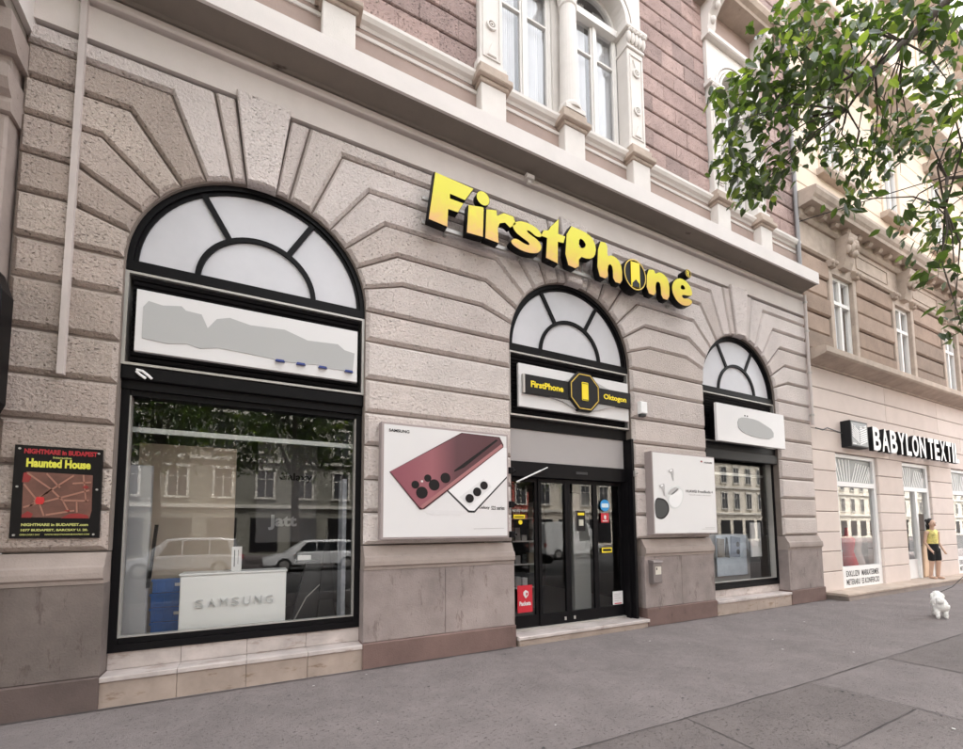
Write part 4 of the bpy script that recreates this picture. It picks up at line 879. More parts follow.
for a, b in zip(e[::2], e[1::2]): MB().box(a-.002, b+.002, NY-.01, NY+.36, -.02, .125).build('base_course', B2TRIM, NB)
MB().box(NX0, NX1, .45, 9, 3.5, 23).box(NX0, NX1, 3, 9, -.02, 3.5).build('building_core', ROOM, NB)
MB().box(NX0, NX1, NY+.3, 3, -.02, .1).build('shop_floor', mat('pale_tiles', (.4,.38,.36), .4), NB)
MB().box(NX0+.3, NX1, 1.7, 1.8, .1, 3.5).build('shop_back_wall', mat('shop_back', (.60,.55,.53), .6, var=.5, vscale=2.2), NB)
# front step
MB().cbox(11.45, 18.1, -.46, .2, .10, .155, .01).build('front_step', B2TRIM, NB); MB().cbox(11.55, 18.05, -.43, .2, -.02, .098, .006).build('front_step_riser', PLINTH_MARK, NB)
MB().cbox(18.102, 36, -.30, .2, -.02, .145, .01).build('front_step', B2TRIM, NB)
# white shop windows with a striped transom
STR = mat('stripe_grey', (.20,.21,.21), .4)
for k, (a, b) in enumerate(OP):
    door = k == 1; zb = .66 if not door else .16; y = NY+.06
    f = MB().box(a, a+.13, y, y+.12, .13, 3.45).box(b-.13, b, y, y+.12, .13, 3.45).box(a+.13, b-.13, y, y+.12, 3.36, 3.45).box(a+.13, b-.13, y, y+.12, 2.64, 2.76)
    if not door: f.box(a+.13, b-.13, y, y+.12, .13, .66)
    else: f.box((a+b)/2-.06, (a+b)/2+.06, y, y+.12, .16, 2.64)
    fo = f.build('shop_window_frame', WHITE, NB)
    tr = MB().box(a+.13, b-.13, y+.06, y+.065, 2.76, 3.36).build('transom_pane', STR, fo)
    # white diagonal stripes, fanning out as printed on the glass
    xm = a+.13+(b-a-.26)*.42
    for i in range(16):
        ang = R(118-i*5) if i < 7 else R(62-(i-7)*2); x = a+.16+i*(b-a-.3)/15.5
        d = Vector((math.cos(ang), math.sin(ang))); p = Vector((x, 2.78)); L_ = .56
        q = p+d*L_; q.x = min(max(q.x, a+.15), b-.15); n = Vector((.022, 0))
        MB().prism([tuple(p-n), tuple(p+n), tuple(q+n), tuple(q-n)], y+.054, y+.0595).build('stripe', WHITE, fo)
    if not door:
        MB().box(a+.13, b-.13, y+.06, y+.065, .66, 2.64).build('shop_pane', GLASS, fo)
        for s_, u0, u1 in (('EXKLUZIV', 0, .40), ('MARKATERMEK', .46, 1)): text('lettering', s_, a+.26+u0*(b-a-.46), a+.26+u1*(b-a-.46), .42, .56, y-.002, DARKGREY, fo, bold=.012)
        text('lettering', 'METERARU  ES KONFEKCIO', a+.26, b-.2, .22, .36, y-.002, DARKGREY, fo, bold=.012)
    else:
        MB().box(a+.13, (a+b)/2-.06, y+.06, y+.065, .16, 2.64).build('shop_pane', GLASS, fo)
        MB().box((a+b)/2+.06, b-.13, y+.06, y+.065, 2.0, 2.64).build('shop_pane', GLASS, fo)
        MB().box(a+.13, (a+b)/2-.06, y+.05, y+.1, .16, .7).build('door_kick_panel', WHITE, fo)
# ledge over the ground floor
MB().profx([(.3,5.50),(.04,5.50),(.03,5.54),(-.05,5.56),(-.34,5.62),(-.36,5.62),(-.40,5.66),(-.40,5.79),(-.37,5.81),(.3,5.88)], NX0-.01, NX1).build('string_course', B2TRIM, NB)
# first floor: brown rusticated piers between tall windows
W1 = [13.30+3.45*i for i in range(7)]
def tall_window(c, z0, z1, hw, y=.12):
    f = MB().box(c-hw, c-hw+.07, y, y+.1, z0, z1).box(c+hw-.07, c+hw, y, y+.1, z0, z1).box(c-hw+.07, c+hw-.07, y, y+.1, z1-.08, z1).box(c-hw+.07, c+hw-.07, y, y+.1, z0, z0+.09).box(c-.045, c+.045, y-.01, y+.1, z0+.09, z1-.08).box(c-hw+.07, c+hw-.07, y-.02, y+.1, z0+(z1-z0)*.66, z0+(z1-z0)*.66+.09)
    fo = f.build('casement_window', WINW, NB)
    for a, b in ((c-hw+.07, c-.045), (c+.045, c+hw-.07)):
        zm = z0+(z1-z0)*.66
        for p, q in ((z0+.09, zm), (zm+.09, z1-.08)): MB().box(a, b, y+.05, y+.055, p, q).build('pane', GLASSUP, fo)
    MB().box(c-hw, c+hw, y+.17, y+.19, z0, z1).build('curtain', CURT, NB)
prev = NX0
for i, c in enumerate(W1+[None]):
    x1 = c-.72 if c else NX1
    z = 5.9; r_ = 0
    while z < 8.25:
        d = 0 if r_ % 2 else .07; a = prev+(0 if prev == NX0 else -d); b = x1+d
        MB().cbox(a+.004, b-.004, NY-.03 if r_ % 2 == 0 else NY, .4, z+.012, min(z+.49, 8.38)-.012, .035).build('brown_block', B2BROWN[random.randrange(3)], NB); z += .49; r_ += 1
    prev = c+.72 if c else None
    if c:
        tall_window(c, 5.92, 8.12, .50)
        for s in (-1, 1):
            p = MB().cbox(c+s*.60-.085, c+s*.60+.085, NY-.03, .4, 5.9, 8.22, .015).build('window_jamb', B2TRIM, NB)
            MB().cbox(c+s*.60-.12, c+s*.60+.12, NY-.13, .3, 8.22, 8.40, .02).ell((c+s*.60-.08, NY-.14, 8.31), (.05,.05,.06)).ell((c+s*.60+.08, NY-.14, 8.31), (.05,.05,.06)).build('jamb_capital', B2TRIM, NB)
        MB().box(c-.52, c+.52, NY-.02, .4, 8.12, 8.4).build('lintel', B2TRIM, NB)
        # carved mask keystone
        kz = 8.78
        ks = MB().profx([(.2,8.30),(-.10,8.30),(-.16,8.45),(-.2,8.8),(-.3,9.12),(.2,9.12)], c-.2, c+.2).build('mask_keystone', B2TRIM, NB)
        MB().ell((c, -.2, kz), (.15,.14,.2), 12, 8).build('mask_face', B2TRIM, ks, smooth=True)
        MB().ell((c, -.35, kz-.02), (.035,.05,.07), 8, 6).build('mask_nose', B2TRIM, ks, smooth=True)
        MB().ell((c, -.3, kz-.2), (.1,.08,.09), 8, 6).build('mask_beard', B2TRIM, ks, smooth=True)
        for s in (-1, 1): MB().ell((c+s*.13, -.26, kz+.14), (.08,.08,.1), 8, 6).ell((c+s*.16, -.22, kz-.05), (.05,.07,.13), 8, 6).build('mask_curl', B2TRIM, ks, smooth=True)
# entablature with panels, modillions and cornice
MB().profx([(.4,8.40),(NY-.02,8.40),(NY-.06,8.44),(NY-.06,8.50),(NY,8.52),(NY,9.12),(.4,9.12)], NX0, NX1).build('entablature', B2TRIM, NB)
for i in range(len(W1)):
    c = W1[i]+1.725
    for (x0, x1, z0, z1) in ((c-.9, c+.9, 8.62, 8.64), (c-.9, c+.9, 8.98, 9.0), (c-.9, c-.88, 8.64, 8.98), (c+.88, c+.9, 8.64, 8.98)): MB().box(x0, x1, NY-.02, NY, z0, z1).build('panel_edge', B2TRIM, NB)
mo = MB().profx([(0,0),(-.22,0),(-.26,.05),(-.26,.11),(0,.11)], -.08, .08).mesh('modillion', B2TRIM)
x = NX0+.22
while x < 30: link('modillion', mo, NB, (x, NY, 9.23)); x += .575
MB().profx([(.4,9.12),(NY-.05,9.12),(NY-.1,9.18),(NY-.1,9.34),(.4,9.34)], NX0-.02, NX1).build('cornice_bed', B2TRIM, NB)
MB().profx([(.4,9.345),(-.33,9.345),(-.35,9.42),(-.40,9.48),(-.44,9.58),(-.44,9.66),(.4,9.85)], NX0-.06, NX1).build('cornice', B2TRIM, NB)
# cream upper floors
for z0, z1 in ((9.7, 14.2), (14.7, 19.2)):
    prev = NX0
    for c in W1+[None]:
        x1 = c-.62 if c else NX1; z = z0; 
        while z < z1-.05:
            h = min(.5, z1-z); MB().cbox(prev+.001, x1-.001, NY+.04, .4, z+.006, z+h-.006, .012).build('plaster_course', B2CREAM, NB); z += .5
        prev = c+.62 if c else None
        if c:
            for q in ((z0, z0+1.18), (z0+3.75, z1)): MB().box(c-.62, c+.62, NY+.05, .4, *q).build('spandrel_wall', B2CREAM, NB)
            tall_window(c, z0+1.2, z0+3.7, .48)
            for s in (-1, 1): MB().cbox(c+s*.56-.1, c+s*.56+.1, NY-.0, .4, z0+1.2, z0+3.75, .015).build('window_jamb', B2CREAM, NB)
            MB().profx([(.3,z0+1.0),(NY-.12,z0+1.0),(NY-.2,z0+1.08),(NY-.2,z0+1.16),(.3,z0+1.2)], c-.8, c+.8).build('window_sill', B2TRIM, NB)
            MB().profx([(.3,z0+3.78),(NY-.1,z0+3.78),(NY-.3,z0+3.95),(NY-.3,z0+4.03),(.3,z0+4.1)], c-.85, c+.85).build('window_hood', B2TRIM, NB)
    MB().profx([(.4,z1),(NY-.1,z1),(NY-.5,z1+.25),(NY-.5,z1+.42),(.4,z1+.5)], NX0-.02, NX1).build('floor_cornice', B2TRIM, NB)
# balcony further along
MB().box(21.6, 26.2, -.85, .1, 9.95, 10.12).build('balcony_slab', B2TRIM, NB)
MB().box(21.6, 26.2, -.85, -.65, 10.85, 10.97).box(21.6, 21.8, -.85, -.65, 10.12, 10.85).box(26.0, 26.2, -.85, -.65, 10.12, 10.85).build('balcony_rail', CREAMSTONE, NB)
bal = MB().lathe([(.08,0),(.08,.06),(.045,.09),(.09,.3),(.05,.55),(.05,.62),(.08,.66),(.08,.73)], (0,0), 10).mesh('baluster', CREAMSTONE, smooth=True)
for i in range(16): link('baluster', bal, NB, (22.0+i*.25, -.75, 10.12))
for x in (21.9, 25.9): MB().profx([(.1,9.0),(-.2,9.05),(-.35,9.4),(-.7,9.7),(-.75,9.95),(.1,9.95)], x-.15, x+.15).build('balcony_bracket', B2TRIM, NB)
# shop sign
S5 = thing('shop_sign', (16, -.05, 3.5), 'black edged white letters reading BABYLON TEXTIL with square logo box', 'sign')
lg = MB().cbox(12.72, 13.58, -.17, .05, 3.60, 4.25, .01).build('logo_box', B2SIGN, S5)
MB().box(12.76, 13.54, -.174, -.17, 3.64, 4.21).build('logo_face', STR, lg)
for i in range(9):
    z = 3.66+i*.055
    MB().prism([(12.78,z+.14),(13.12,z-.02),(13.12,z+.015),(12.78,z+.175)] if z+.175 < 4.21 and z > 3.67 else [(12.78,z),(12.95,z),(12.95,z+.025),(12.78,z+.025)], -.178, -.1745).build('logo_stripe', WHITE, lg)
    MB().prism([(13.16,z),(13.50,z+.10),(13.50,z+.135),(13.16,z+.035)] if z+.135 < 4.21 else [(13.16,z),(13.5,z),(13.5,z+.03),(13.16,z+.03)], -.178, -.1745).build('logo_stripe', WHITE, lg)
x = 13.80; wid = {'I': .13, 'L': .31, 'E': .33, 'T': .36}
for ch in 'BABYLON TEXTIL':
    if ch == ' ': x += .12; continue
    w_ = wid.get(ch, .40); 
    text('letter', ch, x, x+w_, 3.58, 4.19, -.13, WHITE, S5, ext=.055, bold=.03, mats=[WHITE, B2SIGN], label='white letter '+ch); x += w_+.065
tag(MB().tube([(11.45,-.02,3.95),(11.7,-.05,3.92),(11.9,-.05,3.99),(12.6,-.03,3.93)], .015, 6).build('sign_cable', DARKGREY), 'grey cable running along the wall to the textile sign', 'cable')
# clothes models and goods seen in the first textile window
for (x, y, c_, h, lb_) in ((12.9,.5,(.35,.02,.03),1.5,'red dress form at the left of the first textile window'),(13.5,.42,(.42,.02,.03),1.62,'tall red dress form in the middle of the first textile window'),(14.05,.5,(.5,.42,.4),1.3,'pale dress form at the right of the first textile window')):
    t = thing('dress_form', (x, y, .1), lb_, 'mannequin', 'dress forms in the textile window')
    cm = mat('cloth_%.2f_%.2f' % (c_[0], c_[1]), c_, .8)
    MB().lathe([(.24,.45),(.19,.75),(.12,1.0),(.16,1.2),(.17,1.32),(.06,1.42),(.045,h)], (x, y), 14).build('torso', cm, t, smooth=True)
    MB().lathe([(.16,.1),(.16,.13),(.02,.15),(.02,.46)], (x, y), 12).build('stand', DARKGREY, t)
tag(MB().cbox(12.5, 14.4, 1.1, 1.6, .1, 1.45, .02).build('fabric_shelf', mat('fabric_shelf', (.25,.24,.24), .7, var=.5, vscale=3)), 'grey fabric shelf behind the dress forms in the textile window', 'shelf')
tag(MB().cbox(19.6, 21.2, .6, 1.0, .1, 1.5, .02).build('fabric_pile', mat('fabric_pile', (.45,.12,.12), .8, var=.6, vscale=4)), 'red and white fabric pile in the textile window by the right picture edge', 'fabric')

# ================================================================== PERSON AND DOG
def capsule(mb, a, b, ra, rb, seg=12, n=5):
    a, b = Vector(a), Vector(b); d = (b-a).normalized(); P = []; Q = []
    for i in range(n): t = math.pi/2*(1-i/n); P.append(a-d*ra*math.sin(t)); Q.append(max(.002, ra*math.cos(t)))
    for i in range(n+1): t = math.pi/2*i/n; P.append(b+d*rb*math.sin(t)); Q.append(max(.002, rb*math.cos(t)))
    mb.tube(P, Q, seg)
def remesh(o, vox, it=4, disp=0, dsize=.05):
    r_ = o.modifiers.new('remesh', 'REMESH'); r_.mode = 'VOXEL'; r_.voxel_size = vox; r_.use_smooth_shade = True
    s_ = o.modifiers.new('smooth', 'SMOOTH'); s_.iterations = it; s_.factor = .5
    if disp:
        tx = bpy.data.textures.new('curls', 'CLOUDS'); tx.noise_scale = dsize; tx.noise_depth = 2
        d_ = o.modifiers.new('curls', 'DISPLACE'); d_.texture = tx; d_.strength = disp; d_.mid_level = .5; d_.texture_coords = 'GLOBAL'
PX, PY = 16.9, -.16
pe = thing('person', (PX, PY, .155), 'dark haired person in yellow sleeveless top and black shorts at the textile shop door', 'person')
b = MB(); z0 = .155
pca, psa = math.cos(R(-115)), math.sin(R(-115))
Wp = lambda x, y, z: (PX+x*pca-y*psa, PY+x*psa+y*pca, z0+z)
for s in (-1, 1):
    capsule(b, Wp(.02,.085*s,.80), Wp(.03+.02*s,.08*s,.46), .088, .062); capsule(b, Wp(.03+.02*s,.08*s,.46), Wp(-.02+.03*s,.08*s,.09), .060, .040)
    capsule(b, Wp(-.03+.03*s,.08*s,.045), Wp(.13+.03*s,.085*s,.03), .042, .03)
    sh = Wp(0,.175*s,1.30); el = Wp(-.03,.205*s,1.03); ha = Wp(.10,.19*s,.83)
    capsule(b, sh, el, .05, .038); capsule(b, el, ha, .037, .027)
    capsule(b, ha, Wp(.15,.185*s,.76), .034, .026)
    for k in range(4): capsule(b, Wp(.135+.012*k,.165*s+.012*k*s,.755), Wp(.165+.012*k,.165*s+.012*k*s,.69+.006*abs(k-1.5)), .0095, .0075, 6, 3)
    capsule(b, Wp(.135,.16*s,.80), Wp(.175,.145*s,.745), .011, .008, 6, 3)
capsule(b, Wp(0,0,.88), Wp(0,0,1.0), .118, .10); capsule(b, Wp(0,0,1.0), Wp(.0,0,1.24), .10, .115); capsule(b, Wp(0,-.12,1.31), Wp(0,.12,1.31), .06, .06); capsule(b, Wp(0,0,1.3), Wp(.015,0,1.46), .055, .05)
b.ell(Wp(.03,0,1.555), (.092,.075,.115), 14, 10); b.ell(Wp(.125,0,1.535), (.02,.014,.024), 8, 6); b.ell(Wp(.02,.078,1.545), (.022,.012,.03), 8, 6); b.ell(Wp(.02,-.078,1.545), (.022,.012,.03), 8, 6)
bo = b.build('body', SKIN, pe); remesh(bo, .011, 3)
for s in (-1, 1): MB().ell(Wp(.108,.03*s,1.565), (.012,.012,.009), 8, 6).build('eye', DARK, pe)
MB().ell(Wp(.112,0,1.495), (.012,.026,.008), 8, 6).build('mouth', mat('lips', (.35,.10,.09), .5), pe)
b = MB(); capsule(b, Wp(0,0,.95), Wp(0,0,1.24), .128, .13); capsule(b, Wp(0,-.10,1.32), Wp(0,.10,1.32), .068, .068)
to = b.build('top', mat('yellow_top', (.74,.64,.22), .8, var=.5, vscale=26), pe); remesh(to, .014, 4)
b = MB(); capsule(b, Wp(0,0,.84), Wp(0,0,.95), .135, .13)
for s in (-1, 1): capsule(b, Wp(.02,.085*s,.80), Wp(.03+.012*s,.082*s,.56), .092, .084)
sh_ = b.build('shorts', mat('black_cloth', (.012,.012,.013), .8), pe); remesh(sh_, .015, 3)
b = MB(); b.ell(Wp(-.02,0,1.585), (.108,.095,.125), 14, 10); b.ell(Wp(-.12,0,1.64), (.05,.05,.05), 10, 8); capsule(b, Wp(-.09,0,1.5), Wp(-.10,0,1.32), .06, .035); ho = b.build('hair', HAIR, pe); remesh(ho, .014, 3)
tag(MB().prism([(17.12,.16),(17.55,.16),(17.5,1.0),(17.3,1.25),(17.15,.9)], .125, .18, .02, .02).build('cloth_banner', mat('peach_cloth', (.66,.48,.34), .8, var=.2, vscale=3)), 'peach cloth hanging in the textile shop doorway behind the person', 'cloth')
# small curly dog trotting away
DX, DY = 10.78, -2.2
dg = thing('dog', (DX, DY, 0), 'small white curly poodle walking away along the pavement', 'dog')
b = MB(); ca, sa = math.cos(R(25)), math.sin(R(25))
Wd = lambda f_, s_, z: (DX+f_*ca-s_*sa, DY+f_*sa+s_*ca, z)
capsule(b, Wd(-.13,0,.225), Wd(.12,0,.235), .098, .112); b.ell(Wd(-.1,0,.23), (.10,.10,.10)); b.ell(Wd(.12,0,.21), (.09,.09,.115))
capsule(b, Wd(.16,0,.28), Wd(.21,0,.345), .062, .055); b.ell(Wd(.235,0,.375), (.072,.07,.068)); capsule(b, Wd(.28,0,.36), Wd(.335,0,.345), .034, .026)
for s in (-1, 1):
    b.ell(Wd(.215,.07*s,.345), (.035,.026,.062))
    capsule(b, Wd(.12,.058*s,.17), Wd(.125+.05*s,.055*s,.085), .044, .032); capsule(b, Wd(.125+.05*s,.055*s,.085), Wd(.13+.045*s,.055*s,.03), .032, .03); capsule(b, Wd(.13+.045*s,.055*s,.026), Wd(.165+.045*s,.055*s,.024), .026, .02)
    # hind leg: stifle forward, hock back
    capsule(b, Wd(-.13,.06*s,.20), Wd(-.10-.05*s,.062*s,.135), .058, .042); capsule(b, Wd(-.10-.05*s,.062*s,.135), Wd(-.165-.05*s,.06*s,.085), .038, .03); capsule(b, Wd(-.165-.05*s,.06*s,.085), Wd(-.16-.05*s,.06*s,.03), .032, .03); capsule(b, Wd(-.16-.05*s,.06*s,.026), Wd(-.125-.05*s,.06*s,.024), .026, .02)
capsule(b, Wd(-.2,0,.28), Wd(-.25,.01,.33), .03, .03); b.ell(Wd(-.262,.03,.325), (.06,.06,.062))
do = b.build('body', FUR, dg); remesh(do, .009, 1, .026, .022)
MB().ell(Wd(.362,0,.352), (.014,.014,.011), 8, 6).build('nose', DARK, dg)
for s in (-1, 1): MB().ell(Wd(.295,.03*s,.39), (.009,.009,.009), 8, 6).build('eye', DARK, dg)

tag(MB().tube([Wd(.2,0,.40), Wd(.5,-.25,.50), Wd(1.0,-.55,.74), Wd(1.8,-1.0,1.02)], .006, 6).build('dog_lead', DARK), 'thin dark lead running up from the white dog to the right', 'lead')
# ================================================================== TREES
def leaf_shape():
    """one folded pointed leaf, unit length along x"""
    return [(0,0,0),(.3,.2,.03),(.65,.17,.02),(1,0,-.08),(.65,-.17,.02),(.3,-.2,.03),(.35,0,-.02),(.68,0,-.04)], [(0,6,1),(1,6,7,2),(2,7,3),(0,5,6),(5,4,7,6),(4,3,7)]
LV, LF = leaf_shape()
UNDER = Vector((-.3,-.2,-.9)).normalized()      # leaves grow above the limb, its underside hangs bare
BARE = [Vector(a).lerp(Vector(b_), k/4) for a, b_ in zip(((6.82,-3.94,7.62),(6.48,-3.71,7.23),(6.18,-3.52,6.93),(6.11,-3.47,6.75)),((6.48,-3.71,7.23),(6.18,-3.52,6.93),(5.93,-3.38,6.84),(5.91,-3.33,6.45))) for k in range(5)]
def crown(mb, centres, n, spread, size, droop=.5, rng=random, clear=False):
    for _ in range(n):
        c = rng.choice(centres); p = Vector(c)+Vector((rng.gauss(0,spread), rng.gauss(0,spread), rng.gauss(0,spread*.62)))
        if clear and any((p-q).length < .27 or ((p-q).dot(UNDER) > 0 and ((p-q)-UNDER*(p-q).dot(UNDER)).length < .2) for q in BARE): continue
        L_ = size*rng.uniform(.55,1.2)
        M = Matrix.Translation(p) @ Matrix.Rotation(rng.uniform(0,6.28),4,'Z') @ Matrix.Rotation(rng.gauss(droop,.45),4,'Y') @ Matrix.Rotation(rng.gauss(0,.6),4,'X') @ Matrix.Diagonal((L_,L_*1.15,L_,1))
        mb.add([M @ Vector(v) for v in LV], LF, rng.choice((0,0,0,1,1,2)))
CL = [(4.44,-2.92,6.29),(4.86,-2.84,6.70),(4.89,-3.06,6.80),(5.31,-3.07,7.21),(5.45,-3.06,6.59),(5.06,-3.45,6.17),(5.09,-3.55,6.43),(6.19,-3.28,7.15),(5.73,-3.66,6.89),(5.45,-3.56,7.09),(5.80,-2.96,8.00),(5.07,-3.09,7.30),(6.49,-3.50,7.75),(6.28,-3.72,6.89),(6.52,-3.72,7.53),(6.16,-4.01,6.77),(6.98,-3.97,7.52),(7.24,-3.83,7.29),(6.90,-3.98,6.59),(6.82,-3.72,6.98),(6.32,-3.50,6.69),(5.47,-3.69,6.27),(5.75,-3.06,6.42),(5.22,-2.96,6.51),(4.74,-3.00,6.13),(4.30,-3.04,5.84),(4.94,-2.48,6.22),(4.67,-2.73,5.67),(5.25,-2.80,6.09),(5.47,-2.72,5.92),(5.16,-2.72,5.68),(5.25,-2.54,5.77),(5.06,-3.11,6.60),(6.00,-3.18,6.69),(5.35,-3.24,6.87),(6.02,-3.13,7.81),(6.33,-3.37,7.92),(6.04,-4.03,7.03)]
CL2 = [(5.61,-4.29,5.37),(5.67,-4.25,5.63),(6.74,-4.00,5.78),(6.06,-4.16,5.04),(6.20,-3.97,4.47),(5.86,-4.12,4.07),(6.15,-4.03,3.89),(6.03,-4.08,3.63),(5.80,-4.04,4.20),(6.18,-4.03,4.75),(6.04,-3.97,4.90),(7.20,-3.27,6.89),(6.99,-3.38,6.50),(7.12,-3.17,6.58),(6.81,-3.07,6.40),(6.85,-2.93,6.31),(7.14,-3.48,6.62),(6.72,-3.78,6.06),(7.27,-3.32,6.46),(7.05,-3.07,6.28),(6.80,-3.03,6.57),(6.20,-3.07,6.42),(6.25,-2.93,6.41),(6.89,-3.80,5.87),(7.54,-3.43,5.52),(7.39,-3.60,5.16),(6.64,-3.53,5.28),(5.86,-3.36,5.31)]
TR = thing('street_tree', (8.5, -5.2, 0), 'leafy street tree whose dark branch hangs in from the upper right', 'tree', 'street trees')
MB().tube([(8.5,-5.2,-.05),(8.48,-5.2,.4),(8.45,-5.15,2.5),(8.5,-5.1,4.6),(8.7,-5.15,7.0),(8.9,-5.3,10.5)], [.2,.165,.15,.14,.10,.03], 10).build('trunk', BARK, TR, smooth=True)
br = MB().tube([(8.5,-5.12,4.8),(8.1,-4.85,6.6),(7.7,-4.55,7.9),(7.31,-4.28,8.1),(6.82,-3.94,7.62),(6.48,-3.71,7.23),(6.18,-3.52,6.93),(5.93,-3.38,6.84),(5.81,-3.3,6.75)], [.10,.085,.068,.054,.046,.04,.034,.02,.01], 8).build('branch', BARK, TR, smooth=True)
MB().tube([(6.18,-3.52,6.93),(6.11,-3.47,6.75),(5.99,-3.39,6.6),(5.91,-3.33,6.45)], [.028,.022,.018,.01], 8).build('side_branch', BARK, br, smooth=True)
MB().tube([(8.5,-5.1,4.5),(8.0,-4.7,5.2),(7.4,-4.2,5.6),(6.7,-3.9,5.5),(6.2,-4.0,4.9)], [.06,.045,.03,.018,.008], 8).build('side_branch', BARK, br, smooth=True)
tw = MB(); rg_ = random.Random(5)
mainp = [Vector(p) for p in ((7.31,-4.28,8.1),(6.82,-3.94,7.62),(6.48,-3.71,7.23),(6.18,-3.52,6.93),(5.93,-3.38,6.84),(5.81,-3.3,6.75),(5.91,-3.33,6.45),(6.7,-3.9,5.5),(7.4,-4.2,5.6),(6.2,-4.0,4.9))]
for c in CL+CL2:
    c = Vector(c); q = min(mainp, key=lambda p: (p-c).length); md = (c+q)/2+Vector((rg_.uniform(-.12,.12), rg_.uniform(-.12,.12), rg_.uniform(0,.15)))
    tw.tube([q, md, c, c+(c-md).normalized()*.15-Vector((0,0,.08))], [.011,.008,.004,.002], 5)
o = tw.build('twigs', BARK, TR); o['kind'] = 'stuff'
cm_ = MB(); crown(cm_, CL, 1750, .14, .15, .6, rg_, True); crown(cm_, CL2, 720, .125, .14, .6, rg_, True)
hi = [Vector((8.6+math.cos(a)*r_, -5.3+math.sin(a)*r_*.9, z)) for a, r_, z in ((i*.7, .6+(i*37 % 20)/12, 7.0+(i*53 % 40)/10) for i in range(60))]
hi = [h for h in hi if h.x > 7.9]
crown(cm_, hi, 1800, .35, .15, .5, rg_)
o = cm_.build('crown', LEAF, TR, fix=False); o['kind'] = 'stuff'
# further street trees seen in the shop glass; first two added unseen for shade
tm = MB(); tc = [Vector((math.cos(i*2.4)*(.5+(i*29 % 17)/9), math.sin(i*2.4)*(.5+(i*29 % 17)/9), 3.9+(i*41 % 45)/10)) for i in range(70)]
crown(tm, tc, 7000, .40, .22, .5, rg_)
tcm = tm.mesh('tree_crown', LEAF, fix=False)
ttm = MB().tube([(0,0,-.1),(.02,0,.4),(.08,.03,1.8),(.0,.1,3.3),(.1,.1,5),(.15,.0,7.6)], [.2,.16,.14,.13,.09,.03], 10).tube([(.02,.08,3.0),(.6,.3,4.4),(1.2,.4,5.5)], [.08,.06,.02], 8).tube([(.03,.08,3.2),(-.6,-.2,4.6),(-1.1,-.5,5.8)], [.08,.06,.02], 8).mesh('tree_trunk', BARK, smooth=True)
for i, (x, y, rz, lb_) in enumerate(((-4.3,-7.4,0.,'unseen street tree behind the camera, added to shade the left side'),(-5.4,-4.3,.6,'unseen street tree left of the camera, added to shade the left pier'),(14.2,-6.2,1.3,'street tree on the near kerb beyond the right picture edge'),(2.0,-20.6,2.2,'street tree across the road reflected in the left window'),(7.6,-21.8,1.2,'street tree across the road second from the red building'),(17.6,-21.8,4.,'street tree across the road reflected in the glass doors'),(-4.2,-21.4,.8,'leftmost street tree across the road'))):
    t = thing('street_tree', (x, y, 0), lb_, 'tree', 'street trees'); t.rotation_euler.z = rz; t.scale = (1.6,)*3 if i < 2 else (1.4,)*3
    for nm, me in (('trunk', ttm), ('crown', tcm)):
        o = bpy.data.objects.new(nm, me); COL.objects.link(o); o.parent = t
        if nm == 'crown': o['kind'] = 'stuff'

# ================================================================== ACROSS THE STREET (seen in the glass)
def far_building(x0, x1, h, wallm, trim, label, bay=2.6, storey=3.6):
    t = thing('far_building', ((x0+x1)/2, -35, 0), label, 'building', 'buildings across the street')
    MB().box(x0, x1, -46, -34, -.1, h).build('wall', wallm, t)
    n = int((x1-x0)/bay); wm = MB().box(-.55, .55, 0, .06, 0, 2.1).mesh('window', DARKGREY); sm2 = MB().box(-.75, .75, 0, .2, -.15, 0).box(-.75, .75, 0, .16, 2.1, 2.3).box(-.7, -.55, 0, .1, 0, 2.1).box(.55, .7, 0, .1, 0, 2.1).box(-.03, .03, 0, .1, 0, 2.1).box(-.55, .55, 0, .1, 1.4, 1.46).mesh('surround', trim)
    for r_ in range(1, int(h/storey)):
        for i in range(n):
            x = x0+(i+.5)*(x1-x0)/n
            o = link('window', wm, t, (x, -34, r_*storey+.9)); link('surround', sm2, t, (x, -34, r_*storey+.9))
        MB().box(x0, x1, -34, -33.75, r_*storey+.05, r_*storey+.3).build('string_course', trim, t)
    for i in range(n):
        x = x0+(i+.5)*(x1-x0)/n; MB().box(x-.95, x+.95, -34.0, -33.94, .3, 2.9).build('shopfront', DARK, t)
    MB().box(x0-.0, x1+.0, -34, -33.3, h-.5, h).build('eaves', trim, t)
OLV = mat('far_olive_render', (.22,.21,.175), .85, var=.1, vscale=1); TRM = mat('far_trim', (.58,.55,.49), .85); REDW = mat('far_red_render', (.42,.10,.075), .85, var=.1, vscale=1); BEI = mat('far_beige_render', (.62,.56,.47), .85, var=.1, vscale=1)
far_building(-44, -12.1, 17, BEI, TRM, 'beige far building left of the camera across the street')
far_building(-12, 13.4, 19, OLV, TRM, 'olive grey far building straight across the street')
far_building(13.5, 25.5, 16.5, REDW, TRM, 'red rendered far building across the street')
far_building(25.6, 66, 19, BEI, TRM, 'beige far building across the street toward the right')
far_building(66.1, 112, 17, mat('far_cream_render', (.66,.60,.50), .85, var=.1, vscale=1), TRM, 'cream far building across the street beyond the beige one', 3.2)
far_building(112.1, 170, 18, BEI, TRM, 'farthest beige building across the street', 3.6)
TYRE = mat('tyre', (.015,.015,.015), .9); CGLS = mat('car_glass', (.01,.012,.014), .08, spec=.8); LAMP = mat('headlamp', (.6,.6,.6), .15); TAIL = mat('tail_lamp', (.35,.01,.01), .2)
